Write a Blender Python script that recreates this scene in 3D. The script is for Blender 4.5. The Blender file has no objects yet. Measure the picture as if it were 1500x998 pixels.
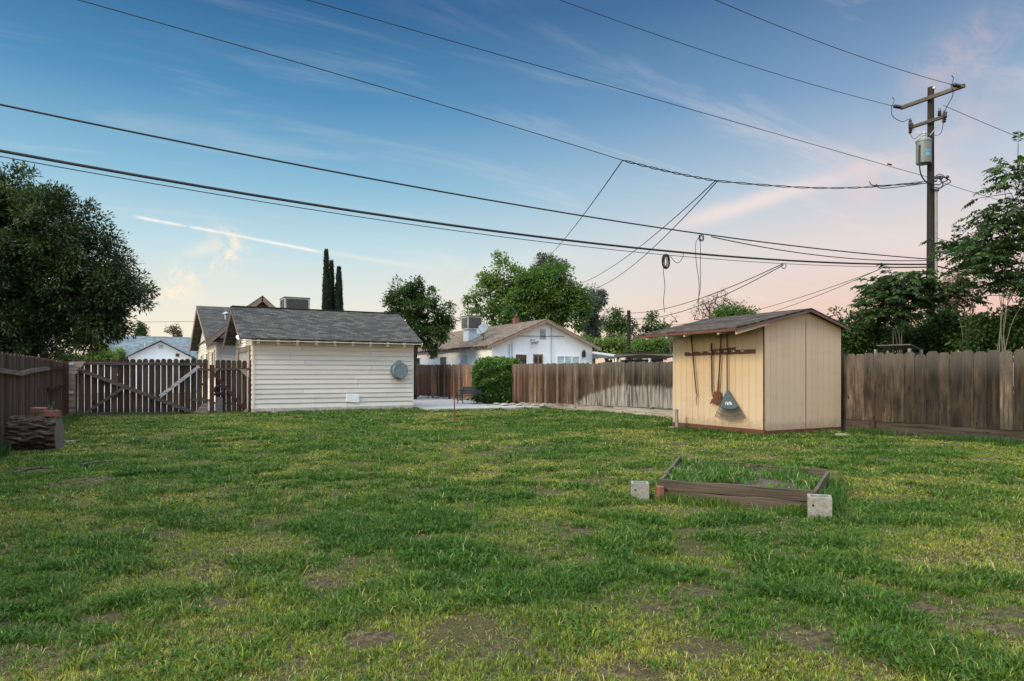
import bpy, math, random
import numpy as np
from mathutils import Vector, Matrix
R = math.radians
random.seed(7)
RNG = np.random.default_rng(11)
S = bpy.context.scene
COL = S.collection

# ------------------------------------------------------------------ frame
# world X runs across the lot (towards the neighbour), Y runs down the lot.
H, F, CX, HY = 1.35, 1000.0, 750.0, 550.0
_n = math.hypot(1850, 1000)
c_, s_ = 1850/_n, 1000/_n

def _p(X, Y, z): return Vector((Y*s_ + X*c_, Y*c_ - X*s_, z))
def pt(px, py, Y):
    return _p((px-CX)/F*Y, Y, H + (HY-py)/F*Y)
def gnd(px, py, z=0.0): return pt(px, py, (H-z)*F/(py-HY))
def at_b(px, py, b):
    k = (px-CX)/F; return pt(px, py, b/(c_-k*s_))
def at_a(px, py, a):
    k = (px-CX)/F; return pt(px, py, a/(s_+k*c_))
def depth(x, y): return x*s_ + y*c_

# ------------------------------------------------------------------ noise
_tab = np.random.default_rng(5).random((64, 64))
def vnoise(x, y, sc, seed=0):
    x = np.asarray(x)/sc + seed*7.31; y = np.asarray(y)/sc + seed*3.77
    xi = np.floor(x).astype(int); yi = np.floor(y).astype(int)
    fx = x-xi; fy = y-yi
    fx = fx*fx*(3-2*fx); fy = fy*fy*(3-2*fy)
    g = lambda i, j: _tab[(i) % 64, (j) % 64]
    return (g(xi, yi)*(1-fx)+g(xi+1, yi)*fx)*(1-fy) + (g(xi, yi+1)*(1-fx)+g(xi+1, yi+1)*fx)*fy
def fbm(x, y, sc, seed=0):
    return (vnoise(x, y, sc, seed)*.55 + vnoise(x, y, sc/2.1, seed+1)*.28 + vnoise(x, y, sc/4.3, seed+2)*.17)

def ground_z(x, y):
    return (fbm(x, y, 3.2, 9)-.5)*.09 + (fbm(x, y, .7, 4)-.5)*.035

# ------------------------------------------------------------------ mesh builder
class MB:
    def __init__(s): s.v = []; s.f = []; s.r = []; s.uv = []; s.m = []
    def add(s, vs, fs, rnd=None, uvs=None, mi=0):
        o = len(s.v); s.v += [tuple(v) for v in vs]
        r = random.random() if rnd is None else rnd
        for i, f in enumerate(fs):
            s.f.append([o+k for k in f]); s.r.append(r); s.m.append(mi)
            s.uv.append(uvs[i] if uvs else [(0, 0)]*len(f))
        return s
    def box(s, x0, x1, y0, y1, z0, z1, rnd=None, mi=0):
        v = [(x, y, z) for z in (z0, z1) for y in (y0, y1) for x in (x0, x1)]
        return s.add(v, [(0, 2, 3, 1), (4, 5, 7, 6), (0, 1, 5, 4), (2, 6, 7, 3), (0, 4, 6, 2), (1, 3, 7, 5)], rnd, mi=mi)
    def obox(s, c, sz, rot=None, rnd=None, mi=0):
        rot = rot or Matrix.Identity(3); c = Vector(c); h = [q/2 for q in sz]
        v = [c + rot @ Vector((x*h[0], y*h[1], z*h[2])) for z in (-1, 1) for y in (-1, 1) for x in (-1, 1)]
        return s.add(v, [(0, 2, 3, 1), (4, 5, 7, 6), (0, 1, 5, 4), (2, 6, 7, 3), (0, 4, 6, 2), (1, 3, 7, 5)], rnd, mi=mi)
    def bar(s, p0, p1, w, t, side=None, rnd=None, mi=0):
        """rectangular bar p0-p1; t is the thickness along `side`, w the other way"""
        p0, p1 = Vector(p0), Vector(p1); d = (p1-p0); L = d.length; d = d/L
        side = Vector(side) if side is not None else Vector((0, 1, 0))
        e = (side - d*side.dot(d)).normalized(); g = d.cross(e)
        rot = Matrix((d, g, e)).transposed()
        return s.obox((p0+p1)/2, (L, w, t), rot, rnd, mi)
    def prism(s, pts, ext, rnd=None, mi=0):
        n = len(pts); ext = Vector(ext); a = [Vector(p) for p in pts]; b = [p+ext for p in a]
        fs = [tuple(range(n))[::-1], tuple(range(n, 2*n))] + [(i, (i+1) % n, n+(i+1) % n, n+i) for i in range(n)]
        return s.add(a+b, fs, rnd, mi=mi)
    def tube(s, pts, rad, n=6, caps=True, rnd=None, mi=0):
        pts = [Vector(p) for p in pts]
        rad = rad if isinstance(rad, (list, tuple, np.ndarray)) else [rad]*len(pts)
        vs = []; up = None
        for i, p in enumerate(pts):
            d = (pts[min(i+1, len(pts)-1)] - pts[max(i-1, 0)])
            d = d.normalized() if d.length > 1e-9 else Vector((0, 0, 1))
            if up is None: up = Vector((0, 0, 1)) if abs(d.z) < .9 else Vector((1, 0, 0))
            e = (up - d*up.dot(d)).normalized(); g = d.cross(e); up = e
            for k in range(n):
                t = 2*math.pi*k/n; vs.append(p + (e*math.cos(t)+g*math.sin(t))*rad[i])
        fs = []
        for i in range(len(pts)-1):
            for k in range(n):
                a = i*n+k; b = i*n+(k+1) % n; fs.append((a, b, b+n, a+n))
        if caps: fs += [tuple(range(n))[::-1], tuple(range((len(pts)-1)*n, len(pts)*n))]
        return s.add(vs, fs, rnd, mi=mi)
    def lathe(s, prof, c, n=24, rot=None, rnd=None, mi=0):
        rot = rot or Matrix.Identity(3); c = Vector(c); vs = []
        for r, z in prof:
            for k in range(n):
                t = 2*math.pi*k/n; vs.append(c + rot @ Vector((r*math.cos(t), r*math.sin(t), z)))
        fs = []
        for i in range(len(prof)-1):
            for k in range(n):
                a = i*n+k; b = i*n+(k+1) % n; fs.append((a, b, b+n, a+n))
        fs += [tuple(range(n))[::-1], tuple(range((len(prof)-1)*n, len(prof)*n))]
        return s.add(vs, fs, rnd, mi=mi)
    def slab(s, e0, e1, r1, r0, th, mi=0):
        """roof plane eave e0-e1, ridge r0-r1, thickness th below, with metre UVs"""
        P = [Vector(q) for q in (e0, e1, r1, r0)]
        nrm = (P[1]-P[0]).cross(P[3]-P[0]).normalized()
        if nrm.z < 0: nrm = -nrm
        Q = [q - nrm*th for q in P]
        u = (P[1]-P[0]).normalized(); w = (P[3]-P[0]); w = (w-u*w.dot(u)).normalized()
        o = Vector((0, 0, 0))
        UV = [((q-o).dot(u), (q-o).dot(w)) for q in P]
        fs = [(0, 1, 2, 3), (7, 6, 5, 4)] + [(i, 4+i, 4+(i+1) % 4, (i+1) % 4) for i in range(4)]
        uvs = [UV, UV[::-1]] + [[UV[i], UV[i], UV[(i+1) % 4], UV[(i+1) % 4]] for i in range(4)]
        return s.add(P+Q, fs, .5, uvs, mi)
    def build(s, name, mat, parent=None, label=None, cat=None, group=None, kind=None, smooth=False, bevel=0, origin=None):
        me = bpy.data.meshes.new(name)
        V = np.array(s.v, dtype=float)
        if parent is not None: o = np.array(wloc(parent))
        elif origin is not None: o = np.array(origin)
        else:
            lo, hi = V.min(0), V.max(0); o = np.array(((lo[0]+hi[0])/2, (lo[1]+hi[1])/2, lo[2]))
        me.from_pydata((V-o).tolist(), [], s.f)
        at = me.attributes.new('rnd', 'FLOAT', 'FACE'); at.data.foreach_set('value', s.r)
        uv = me.uv_layers.new(name='UVMap')
        flat = [q for f in s.uv for p in f for q in p]
        uv.data.foreach_set('uv', flat)
        mats = mat if isinstance(mat, (list, tuple)) else [mat]
        for m in mats: me.materials.append(m)
        me.polygons.foreach_set('material_index', s.m)
        if smooth:
            me.polygons.foreach_set('use_smooth', [True]*len(s.f))
        me.update(); me.validate()
        ob = bpy.data.objects.new(name, me); COL.objects.link(ob)
        if parent is not None: ob.parent = parent
        else: ob.location = o
        if smooth and smooth != 'all':
            me.set_sharp_from_angle(angle=R(40))
        if bevel:
            b = ob.modifiers.new('bevel', 'BEVEL'); b.width = bevel; b.segments = 2; b.limit_method = 'ANGLE'
        tag(ob, label, cat, group, kind)
        return ob

def wloc(o):
    v = Vector((0, 0, 0))
    while o is not None: v = v + o.location; o = o.parent
    return v

def tag(o, label=None, cat=None, group=None, kind=None):
    if label: o['label'] = label
    if cat: o['category'] = cat
    if group: o['group'] = group
    if kind: o['kind'] = kind
    return o

def thing(name, loc, label, cat, group=None):
    o = bpy.data.objects.new(name, None); o.empty_display_size = .2
    o.location = loc; COL.objects.link(o)
    return tag(o, label, cat, group)

def np_quads(name, V, nv, mat, parent=None, rnd=None, col=None, tri_tip=False, origin=None, smooth=False):
    """V: (N*nv,3).  nv=4: one quad each;  nv=5: quad + tip triangle (grass blade)"""
    N = len(V)//nv; me = bpy.data.meshes.new(name)
    o = np.array(wloc(parent)) if parent is not None else np.array(origin if origin is not None else (0, 0, 0))
    V = (V - o).astype(np.float32)
    me.vertices.add(len(V)); me.vertices.foreach_set('co', V.ravel())
    base = np.arange(N)[:, None]*nv
    if nv == 4:
        loops = (base + np.array([0, 1, 2, 3])).ravel(); tot = np.full(N, 4)
        nf = N
    else:
        loops = (base + np.array([0, 1, 3, 2, 2, 3, 4])).ravel(); tot = np.tile([4, 3], N); nf = 2*N
    start = np.concatenate([[0], np.cumsum(tot)[:-1]])
    me.loops.add(len(loops)); me.loops.foreach_set('vertex_index', loops.astype(np.int32))
    me.polygons.add(nf); me.polygons.foreach_set('loop_start', start.astype(np.int32))
    if rnd is not None:
        at = me.attributes.new('rnd', 'FLOAT', 'FACE')
        at.data.foreach_set('value', np.repeat(rnd, nf//N).astype(np.float32))
    if col is not None:
        at = me.attributes.new('tint', 'FLOAT_COLOR', 'FACE')
        c4 = np.ones((N, 4), np.float32); c4[:, :3] = col
        at.data.foreach_set('color', np.repeat(c4, nf//N, axis=0).ravel())
    me.materials.append(mat); me.update(calc_edges=True)
    ob = bpy.data.objects.new(name, me); COL.objects.link(ob)
    if parent is not None: ob.parent = parent
    else: ob.location = o
    return ob

# ------------------------------------------------------------------ material helpers
def srgb(r, g, b):
    f = lambda x: (x/255/12.92) if x/255 <= .04045 else ((x/255+.055)/1.055)**2.4
    return (f(r), f(g), f(b), 1)

class NT:
    def __init__(s, nt): s.nt = nt
    def n(s, t, **kw):
        x = s.nt.nodes.new(t)
        for k, v in kw.items(): setattr(x, k, v)
        return x
    def set(s, sock, v):
        if hasattr(v, 'is_output') or isinstance(v, bpy.types.NodeSocket): s.nt.links.new(v, sock)
        elif v is not None: sock.default_value = v
    def math(s, op, a, b=None, c=None, clamp=False):
        x = s.n('ShaderNodeMath', operation=op, use_clamp=clamp)
        for i, q in enumerate((a, b, c)): 
            if q is not None: s.set(x.inputs[i], q)
        return x.outputs[0]
    def mix(s, f, a, b, blend='MIX'):
        x = s.n('ShaderNodeMix', data_type='RGBA', blend_type=blend)
        s.set(x.inputs[0], f); s.set(x.inputs[6], a); s.set(x.inputs[7], b)
        return x.outputs[2]
    def ramp(s, f, stops, interp='LINEAR'):
        x = s.n('ShaderNodeValToRGB'); cr = x.color_ramp; cr.interpolation = interp
        while len(cr.elements) < len(stops): cr.elements.new(.5)
        for e, (p, c) in zip(cr.elements, stops):
            e.position = p; e.color = c if len(c) == 4 else (*c, 1)
        s.set(x.inputs[0], f); return x.outputs[0]
    def noise(s, vec, scale, detail=4, rough=.55, dist=0):
        x = s.n('ShaderNodeTexNoise'); s.set(x.inputs['Vector'], vec)
        x.inputs['Scale'].default_value = scale; x.inputs['Detail'].default_value = detail
        x.inputs['Roughness'].default_value = rough; x.inputs['Distortion'].default_value = dist
        return x.outputs[0]
    def vscale(s, vec, sc, loc=(0, 0, 0), rot=(0, 0, 0)):
        x = s.n('ShaderNodeMapping'); s.set(x.inputs[0], vec)
        x.inputs['Scale'].default_value = sc; x.inputs['Location'].default_value = loc; x.inputs['Rotation'].default_value = rot
        return x.outputs[0]
    def step(s, v, a, b):
        x = s.n('ShaderNodeMapRange', interpolation_type='SMOOTHSTEP')
        s.set(x.inputs[0], v); x.inputs[1].default_value = a; x.inputs[2].default_value = b
        return x.outputs[0]
    def dot(s, v, w):
        x = s.n('ShaderNodeVectorMath', operation='DOT_PRODUCT'); s.set(x.inputs[0], v); x.inputs[1].default_value = w
        return x.outputs['Value']

def new_mat(name):
    m = bpy.data.materials.new(name); m.use_nodes = True; m.node_tree.nodes.clear()
    t = NT(m.node_tree); p = t.n('ShaderNodeBsdfPrincipled'); o = t.n('ShaderNodeOutputMaterial')
    m.node_tree.links.new(p.outputs[0], o.inputs[0])
    t.p = p; t.o = o
    t.obj = t.n('ShaderNodeTexCoord').outputs['Object']
    t.uv = t.n('ShaderNodeUVMap').outputs[0]
    a = t.n('ShaderNodeAttribute'); a.attribute_name = 'rnd'; t.rnd = a.outputs['Fac']
    t.pos = t.n('ShaderNodeNewGeometry').outputs['Position']
    return m, t
def finish(t, col, rough=.8, bump=None, bd=.01, metal=0, spec=None, bs=.6):
    t.set(t.p.inputs['Base Color'], col); t.set(t.p.inputs['Roughness'], rough)
    t.p.inputs['Metallic'].default_value = metal
    if spec is not None: t.p.inputs['Specular IOR Level'].default_value = spec
    if bump is not None:
        b = t.n('ShaderNodeBump'); b.inputs['Distance'].default_value = bd; b.inputs['Strength'].default_value = bs
        t.set(b.inputs['Height'], bump); t.set(t.p.inputs['Normal'], b.outputs[0])

def wood(name, cols, axis='z', rough=.85, fine=1.0, knots=True, dirt=None):
    """weathered wood: per-board tone from rnd, stretched grain, blotches"""
    m, t = new_mat(name)
    k = 26*fine; sc = {'x': (1.2, k, k), 'y': (k, 1.2, k), 'z': (k, k, 1.2)}[axis]
    # shift grain per board
    off = t.n('ShaderNodeCombineXYZ'); t.set(off.inputs[0], t.math('MULTIPLY', t.rnd, 37.0)); t.set(off.inputs[1], t.math('MULTIPLY', t.rnd, 91.0)); t.set(off.inputs[2], t.math('MULTIPLY', t.rnd, 53.0))
    va = t.n('ShaderNodeVectorMath', operation='ADD'); t.set(va.inputs[0], t.obj); t.set(va.inputs[1], off.outputs[0])
    vec = va.outputs[0]
    g = t.noise(t.vscale(vec, sc), 1.0, 6, .65)
    bl = t.noise(t.vscale(vec, tuple(max(1, q*.12) for q in sc)), 1.3, 3, .5)
    f = t.math('ADD', t.math('MULTIPLY', t.rnd, .70), t.math('MULTIPLY', t.math('SUBTRACT', bl, .32), .8), clamp=True)
    n = len(cols); base = t.ramp(f, [(i/(n-1), cc) for i, cc in enumerate(cols)])
    dk = t.ramp(g, [(.30, (.25, .23, .22, 1)), (.5, (.95, .95, .95, 1)), (.72, (1.45, 1.42, 1.4, 1))])
    col = t.mix(1.0, base, dk, 'MULTIPLY')
    if knots:
        kn = t.noise(t.vscale(vec, tuple(q*.5 if q > 2 else 5 for q in sc)), .8, 1, .4)
        col = t.mix(t.step(kn, .70, .76), col, tuple(.35*q for q in cols[0][:3])+(1,))
    if dirt: col = dirt(t, col)
    finish(t, col, rough, g, .006, spec=.25)
    return m

def plain(name, col, rough=.6, metal=0, var=.25, sc=6, spec=None, bump=.0):
    m, t = new_mat(name)
    n = t.noise(t.obj, sc, 5, .6)
    c = t.mix(1.0, col, t.ramp(n, [(.3, (1-var,)*3), (.7, (1+var*.5,)*3)]), 'MULTIPLY')
    finish(t, c, rough, n if bump else None, bump or .01, metal, spec)
    return m

def shingle(name, c1, c2, c3):
    m, t = new_mat(name)
    b = t.n('ShaderNodeTexBrick'); t.set(b.inputs['Vector'], t.uv)
    b.offset = .5; b.inputs['Scale'].default_value = 1; b.inputs['Mortar Size'].default_value = .008
    b.inputs['Brick Width'].default_value = .27; b.inputs['Row Height'].default_value = .13
    b.inputs['Color1'].default_value = (0, 0, 0, 1); b.inputs['Color2'].default_value = (1, 1, 1, 1); b.inputs['Mortar'].default_value = (.5, .5, .5, 1)
    n = t.noise(t.uv, 2.2, 5, .6); n2 = t.noise(t.uv, 60, 2, .6)
    f = t.math('ADD', t.math('MULTIPLY', b.outputs[0], .6), t.math('MULTIPLY', n, .45))
    col = t.ramp(f, [(.2, c1), (.5, c2), (.85, c3)])
    col = t.mix(1.0, col, t.ramp(n2, [(.35, (.7, .7, .7)), (.65, (1.15, 1.15, 1.15))]), 'MULTIPLY')
    col = t.mix(t.math('MULTIPLY', b.outputs[1], .75), col, tuple(q*.35 for q in c1[:3])+(1,))
    h = t.math('ADD', t.math('MULTIPLY', t.math('SUBTRACT', 1.0, b.outputs[1]), .8), t.math('MULTIPLY', b.outputs[0], .5))
    finish(t, col, .9, h, .02, spec=.2)
    return m

def leaf(name, cols, trans=.35, rough=.55):
    m, t = new_mat(name)
    n = len(cols); col = t.ramp(t.rnd, [(i/(n-1), cc) for i, cc in enumerate(cols)])
    t.set(t.p.inputs['Base Color'], col); t.p.inputs['Roughness'].default_value = rough
    t.p.inputs['Specular IOR Level'].default_value = .3
    tr = t.n('ShaderNodeBsdfTranslucent'); t.set(tr.inputs[0], t.mix(1.0, col, (1.3, 1.5, .7, 1), 'MULTIPLY'))
    mx = t.n('ShaderNodeMixShader'); mx.inputs[0].default_value = trans
    t.nt.links.new(t.p.outputs[0], mx.inputs[1]); t.nt.links.new(tr.outputs[0], mx.inputs[2]); t.nt.links.new(mx.outputs[0], t.o.inputs[0])
    return m

# ------------------------------------------------------------------ materials
def whitewash(t, col):
    # pale mineral stain where something stood against the fence
    x = t.n('ShaderNodeSeparateXYZ'); t.set(x.inputs[0], t.pos)
    nz = t.noise(t.pos, 3.0, 4, .6)
    edge = t.math('ADD', x.outputs[2], t.math('MULTIPLY', t.math('SUBTRACT', nz, .5), .35))
    lim = t.math('SUBTRACT', 1.02, t.math('MULTIPLY', t.math('POWER', t.math('MAXIMUM', t.math('SUBTRACT', x.outputs[1], 19.2), 0), 1.6), .12))
    a = t.math('SUBTRACT', 1.0, t.step(t.math('SUBTRACT', edge, lim), -.12, .04))
    b = t.math('MULTIPLY', t.step(x.outputs[1], 16.0, 16.6), t.math('SUBTRACT', 1.0, t.step(x.outputs[1], 23.0, 24.6)))
    streak = t.step(t.noise(t.vscale(t.pos, (14, 14, 1.2)), 1, 4, .6), .38, .62)
    f = t.math('MULTIPLY', t.math('MULTIPLY', a, b), t.math('ADD', .08, t.math('MULTIPLY', streak, .52)))
    return t.mix(f, col, (.42, .40, .37, 1))
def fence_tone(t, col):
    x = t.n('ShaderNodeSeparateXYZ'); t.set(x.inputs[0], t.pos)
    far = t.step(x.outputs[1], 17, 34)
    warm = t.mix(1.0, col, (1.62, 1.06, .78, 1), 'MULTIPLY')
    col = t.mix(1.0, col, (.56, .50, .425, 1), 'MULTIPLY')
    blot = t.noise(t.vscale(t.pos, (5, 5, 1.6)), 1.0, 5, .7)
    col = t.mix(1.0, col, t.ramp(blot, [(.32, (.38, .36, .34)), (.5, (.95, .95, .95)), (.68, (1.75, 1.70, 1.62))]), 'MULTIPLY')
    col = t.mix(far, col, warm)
    top = t.step(x.outputs[2], 1.2, 1.85)
    col = t.mix(t.math('MULTIPLY', top, .35), col, (.16, .145, .13, 1))
    return whitewash(t, col)

M = {}
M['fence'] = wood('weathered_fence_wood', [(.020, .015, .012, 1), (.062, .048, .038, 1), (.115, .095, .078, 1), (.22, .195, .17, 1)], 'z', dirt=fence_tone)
M['fence_dark'] = wood('dark_fence_wood', [(.018, .011, .008, 1), (.045, .028, .019, 1), (.085, .053, .034, 1), (.12, .09, .07, 1)], 'z')
M['gate'] = wood('gate_boards_wood', [(.022, .013, .009, 1), (.052, .031, .021, 1), (.09, .054, .036, 1)], 'z')
M['rail'] = wood('grey_rail_wood', [(.10, .085, .072, 1), (.18, .16, .14, 1)], 'y')
M['railx'] = wood('dark_rail_wood', [(.035, .028, .024, 1), (.10, .082, .07, 1)], 'x')
M['brace_pale'] = wood('pale_brace_wood', [(.30, .29, .28, 1), (.42, .41, .40, 1)], 'x')
M['gusset'] = wood('plywood_gusset', [(.17, .13, .095, 1), (.33, .27, .205, 1)], 'x', knots=False)
M['kick'] = wood('kick_board_wood', [(.035, .026, .02, 1), (.085, .066, .052, 1)], 'y')
M['kick_pale'] = wood('pale_kick_board', [(.15, .125, .10, 1), (.36, .32, .275, 1)], 'y')
M['bed'] = wood('raised_bed_wood', [(.022, .017, .013, 1), (.085, .064, .048, 1), (.23, .175, .125, 1)], 'x', fine=1.6)
M['pole'] = wood('utility_pole_wood', [(.012, .010, .009, 1), (.03, .025, .022, 1)], 'z', knots=False)
M['arm'] = wood('crossarm_wood', [(.05, .042, .034, 1), (.115, .098, .078, 1)], 'y', knots=False)
M['redpost'] = plain('dark_red_paint', (.055, .012, .009, 1), .7, var=.5, sc=9)
M['rust'] = plain('rusty_iron', (.13, .042, .02, 1), .8, var=.5, sc=22)
M['black'] = plain('black_metal', (.012, .012, .013, 1), .5, var=.3)
M['slat'] = plain('grey_blue_slats', (.018, .020, .024, 1), .6, var=.3)
M['wire'] = plain('black_cable', (.014, .014, .016, 1), .6, var=.2)
M['porcelain'] = plain('brown_porcelain', (.03, .015, .012, 1), .25, var=.2)
M['transformer'] = plain('grey_green_enamel', (.135, .165, .155, 1), .45, var=.2)
M['blue_mark'] = plain('blue_sticker', (.10, .28, .42, 1), .5, var=.1)
M['conduit'] = plain('grey_conduit', (.20, .205, .195, 1), .5, var=.15)
M['concrete'] = plain('pale_concrete', (.31, .295, .27, 1), .9, var=.35, sc=5, bump=.004)
M['block'] = plain('cinder_block_concrete', (.23, .22, .195, 1), .95, var=.35, sc=30, bump=.006)
M['brick'] = plain('red_brick', (.19, .075, .055, 1), .9, var=.6, sc=18, bump=.005)
M['stone'] = plain('tan_stone', (.30, .25, .20, 1), .9, var=.4, sc=14, bump=.01)
M['white_wall'] = plain('white_stucco', (.80, .82, .83, 1), .85, var=.08, sc=2.5)
M['white_trim'] = plain('white_trim_paint', (.78, .78, .76, 1), .6, var=.08)
M['cream_trim'] = plain('cream_trim_paint', (.55, .49, .40, 1), .65, var=.2)
M['brown_trim'] = plain('brown_trim_paint', (.12, .075, .055, 1), .65, var=.3)
M['tan_brown'] = plain('weathered_brown_trim', (.26, .18, .125, 1), .7, var=.3)
M['redbrown'] = plain('red_brown_paint', (.115, .036, .022, 1), .7, var=.4, sc=8)
M['foundation'] = plain('foundation_concrete', (.46, .40, .35, 1), .9, var=.35, sc=4)
M['galv'] = plain('galvanised_steel', (.42, .46, .47, 1), .45, metal=.35, var=.3, sc=9)
M['tub'] = plain('galvanised_tub', (.17, .23, .235, 1), .5, metal=.35, var=.45, sc=11)
M['louvre'] = plain('cooler_louvre', (.085, .08, .072, 1), .6, var=.3, sc=5)
M['cooler'] = plain('cooler_metal', (.40, .42, .42, 1), .5, var=.3, sc=5)
M['louvre_grey'] = plain('dish_grey', (.27, .29, .30, 1), .5, var=.2)
M['glass_dark'] = plain('dark_window_glass', (.03, .035, .04, 1), .08, var=.2)
M['curtain'] = plain('curtained_glass', (.42, .52, .55, 1), .3, var=.3, sc=3)
M['solar'] = plain('solar_panel_glass', (.02, .025, .04, 1), .2, var=.1)
M['tin'] = plain('pale_tin_roof', (.45, .50, .55, 1), .4, var=.2)
M['rakeblue'] = plain('blue_grey_plastic', (.075, .10, .118, 1), .5, var=.2)
M['tine'] = plain('dark_tine', (.05, .055, .055, 1), .5, var=.2)
M['white_mark'] = plain('white_lettering', (.7, .72, .72, 1), .5, var=.05)
M['handle'] = wood('tool_handle_wood', [(.05, .032, .022, 1), (.11, .075, .05, 1)], 'z', knots=False)
M['bark'] = wood('tree_bark', [(.035, .027, .021, 1), (.10, .08, .065, 1)], 'z', knots=False)
M['bark_pale'] = wood('pale_sapling_bark', [(.09, .085, .065, 1), (.21, .195, .155, 1)], 'z', knots=False)
M['soil'] = plain('bed_soil', (.09, .065, .045, 1), .95, var=.5, sc=14, bump=.02)
M['shingle'] = shingle('grey_shingles', (.034, .032, .029, 1), (.060, .056, .050, 1), (.105, .098, .086, 1))
M['shingle_brown'] = shingle('brown_shingles', (.105, .076, .055, 1), (.16, .12, .088, 1), (.225, .175, .13, 1))
M['shingle_blue'] = shingle('blue_grey_shingles', (.10, .125, .14, 1), (.15, .185, .20, 1), (.21, .25, .265, 1))
M['shingle_dark'] = shingle('dark_brown_shingles', (.026, .019, .015, 1), (.060, .044, .034, 1), (.11, .085, .066, 1))

def siding_mat(name, col, dirtc, splash=False):
    m, t = new_mat(name)
    n = t.noise(t.vscale(t.obj, (.8, .8, 3)), 2.0, 5, .6); n2 = t.noise(t.vscale(t.obj, (2.0, 2.0, 14)), 3, 4, .7)
    c = t.mix(1.0, col, t.ramp(t.rnd, [(0, (.90, .90, .90)), (1, (1.05, 1.05, 1.04))]), 'MULTIPLY')
    c = t.mix(t.math('MULTIPLY', t.step(n, .48, .75), .35), c, dirtc)
    c = t.mix(t.math('MULTIPLY', t.step(n2, .62, .8), .5), c, dirtc)
    if splash:
        x = t.n('ShaderNodeSeparateXYZ'); t.set(x.inputs[0], t.pos); n3 = t.noise(t.pos, 7, 5, .7)
        lo = t.math('SUBTRACT', 1.0, t.step(t.math('ADD', x.outputs[2], t.math('MULTIPLY', t.math('SUBTRACT', n3, .5), .7)), .10, .42))
        c = t.mix(t.math('MULTIPLY', lo, .55), c, (.24, .17, .11, 1))
        run = t.noise(t.vscale(t.pos, (16, 16, .7)), 1.0, 4, .65); c = t.mix(t.math('MULTIPLY', t.step(run, .55, .78), .22), c, (.30, .215, .14, 1))
    finish(t, c, .7, n2, .004, spec=.3); return m
M['siding'] = siding_mat('cream_lap_siding', (.64, .59, .515, 1), (.42, .375, .32, 1))
M['house_siding'] = siding_mat('house_lap_siding', (.60, .56, .50, 1), (.42, .37, .32, 1))
M['shed'] = siding_mat('tan_shed_paint', (.53, .395, .268, 1), (.42, .315, .215, 1), True)

def bark_log():
    m, t = new_mat('log_bark')
    v = t.vscale(t.obj, (3.5, 16, 16))
    n = t.noise(v, 1.2, 7, .7, 1.2)
    c = t.ramp(n, [(.34, (.010, .008, .006)), (.5, (.06, .045, .034)), (.68, (.17, .135, .105))])
    finish(t, c, .95, n, .05, spec=.1, bs=1); return m
M['log'] = bark_log()
def cut_wood():
    m, t = new_mat('sawn_log_end')
    w = t.n('ShaderNodeTexWave', wave_type='RINGS', rings_direction='X'); t.set(w.inputs[0], t.obj); w.inputs['Scale'].default_value = 9; w.inputs['Distortion'].default_value = 3; w.inputs['Detail'].default_value = 3
    n = t.noise(t.obj, 8, 5, .65)
    c = t.mix(1.0, t.ramp(w.outputs['Fac'], [(0, (.10, .08, .062)), (1, (.21, .175, .14))]), t.ramp(n, [(.3, (.55, .55, .55)), (.7, (1.1, 1.1, 1.1))]), 'MULTIPLY')
    finish(t, c, .9, n, .02); return m
M['cut'] = cut_wood()

L = {}
L['dark'] = leaf('dark_evergreen_leaf', [(.008, .017, .008, 1), (.020, .038, .015, 1), (.050, .078, .028, 1), (.11, .125, .045, 1)], .22)
L['mid'] = leaf('mid_green_leaf', [(.014, .032, .011, 1), (.042, .082, .022, 1), (.095, .15, .042, 1)], .35)
L['bright'] = leaf('bright_green_leaf', [(.020, .050, .012, 1), (.058, .115, .024, 1), (.15, .21, .048, 1)], .4)
L['light'] = leaf('light_green_leaf', [(.040, .08, .02, 1), (.10, .16, .042, 1), (.21, .27, .085, 1)], .4)
L['grey'] = leaf('grey_green_leaf', [(.028, .042, .036, 1), (.055, .07, .06, 1), (.10, .115, .10, 1)], .2)
L['brown'] = leaf('brown_bud_leaf', [(.09, .06, .045, 1), (.16, .11, .08, 1)], .2)
L['shrub'] = leaf('variegated_shrub_leaf', [(.022, .062, .014, 1), (.06, .14, .028, 1), (.13, .22, .05, 1), (.42, .44, .17, 1)], .35)
L['cypress'] = leaf('cypress_leaf', [(.010, .020, .012, 1), (.022, .038, .022, 1)], .1)
L['frond'] = leaf('compound_leaf', [(.013, .030, .011, 1), (.034, .066, .020, 1), (.09, .135, .040, 1)], .4)

def grass_mat(name):
    m, t = new_mat(name)
    a = t.n('ShaderNodeAttribute'); a.attribute_name = 'tint'; col = a.outputs['Color']
    t.set(t.p.inputs['Base Color'], col); t.p.inputs['Roughness'].default_value = .55; t.p.inputs['Specular IOR Level'].default_value = .25
    tr = t.n('ShaderNodeBsdfTranslucent'); t.set(tr.inputs[0], col)
    mx = t.n('ShaderNodeMixShader'); mx.inputs[0].default_value = .35
    t.nt.links.new(t.p.outputs[0], mx.inputs[1]); t.nt.links.new(tr.outputs[0], mx.inputs[2]); t.nt.links.new(mx.outputs[0], t.o.inputs[0])
    return m
M['grass'] = grass_mat('grass_blade')

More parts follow.
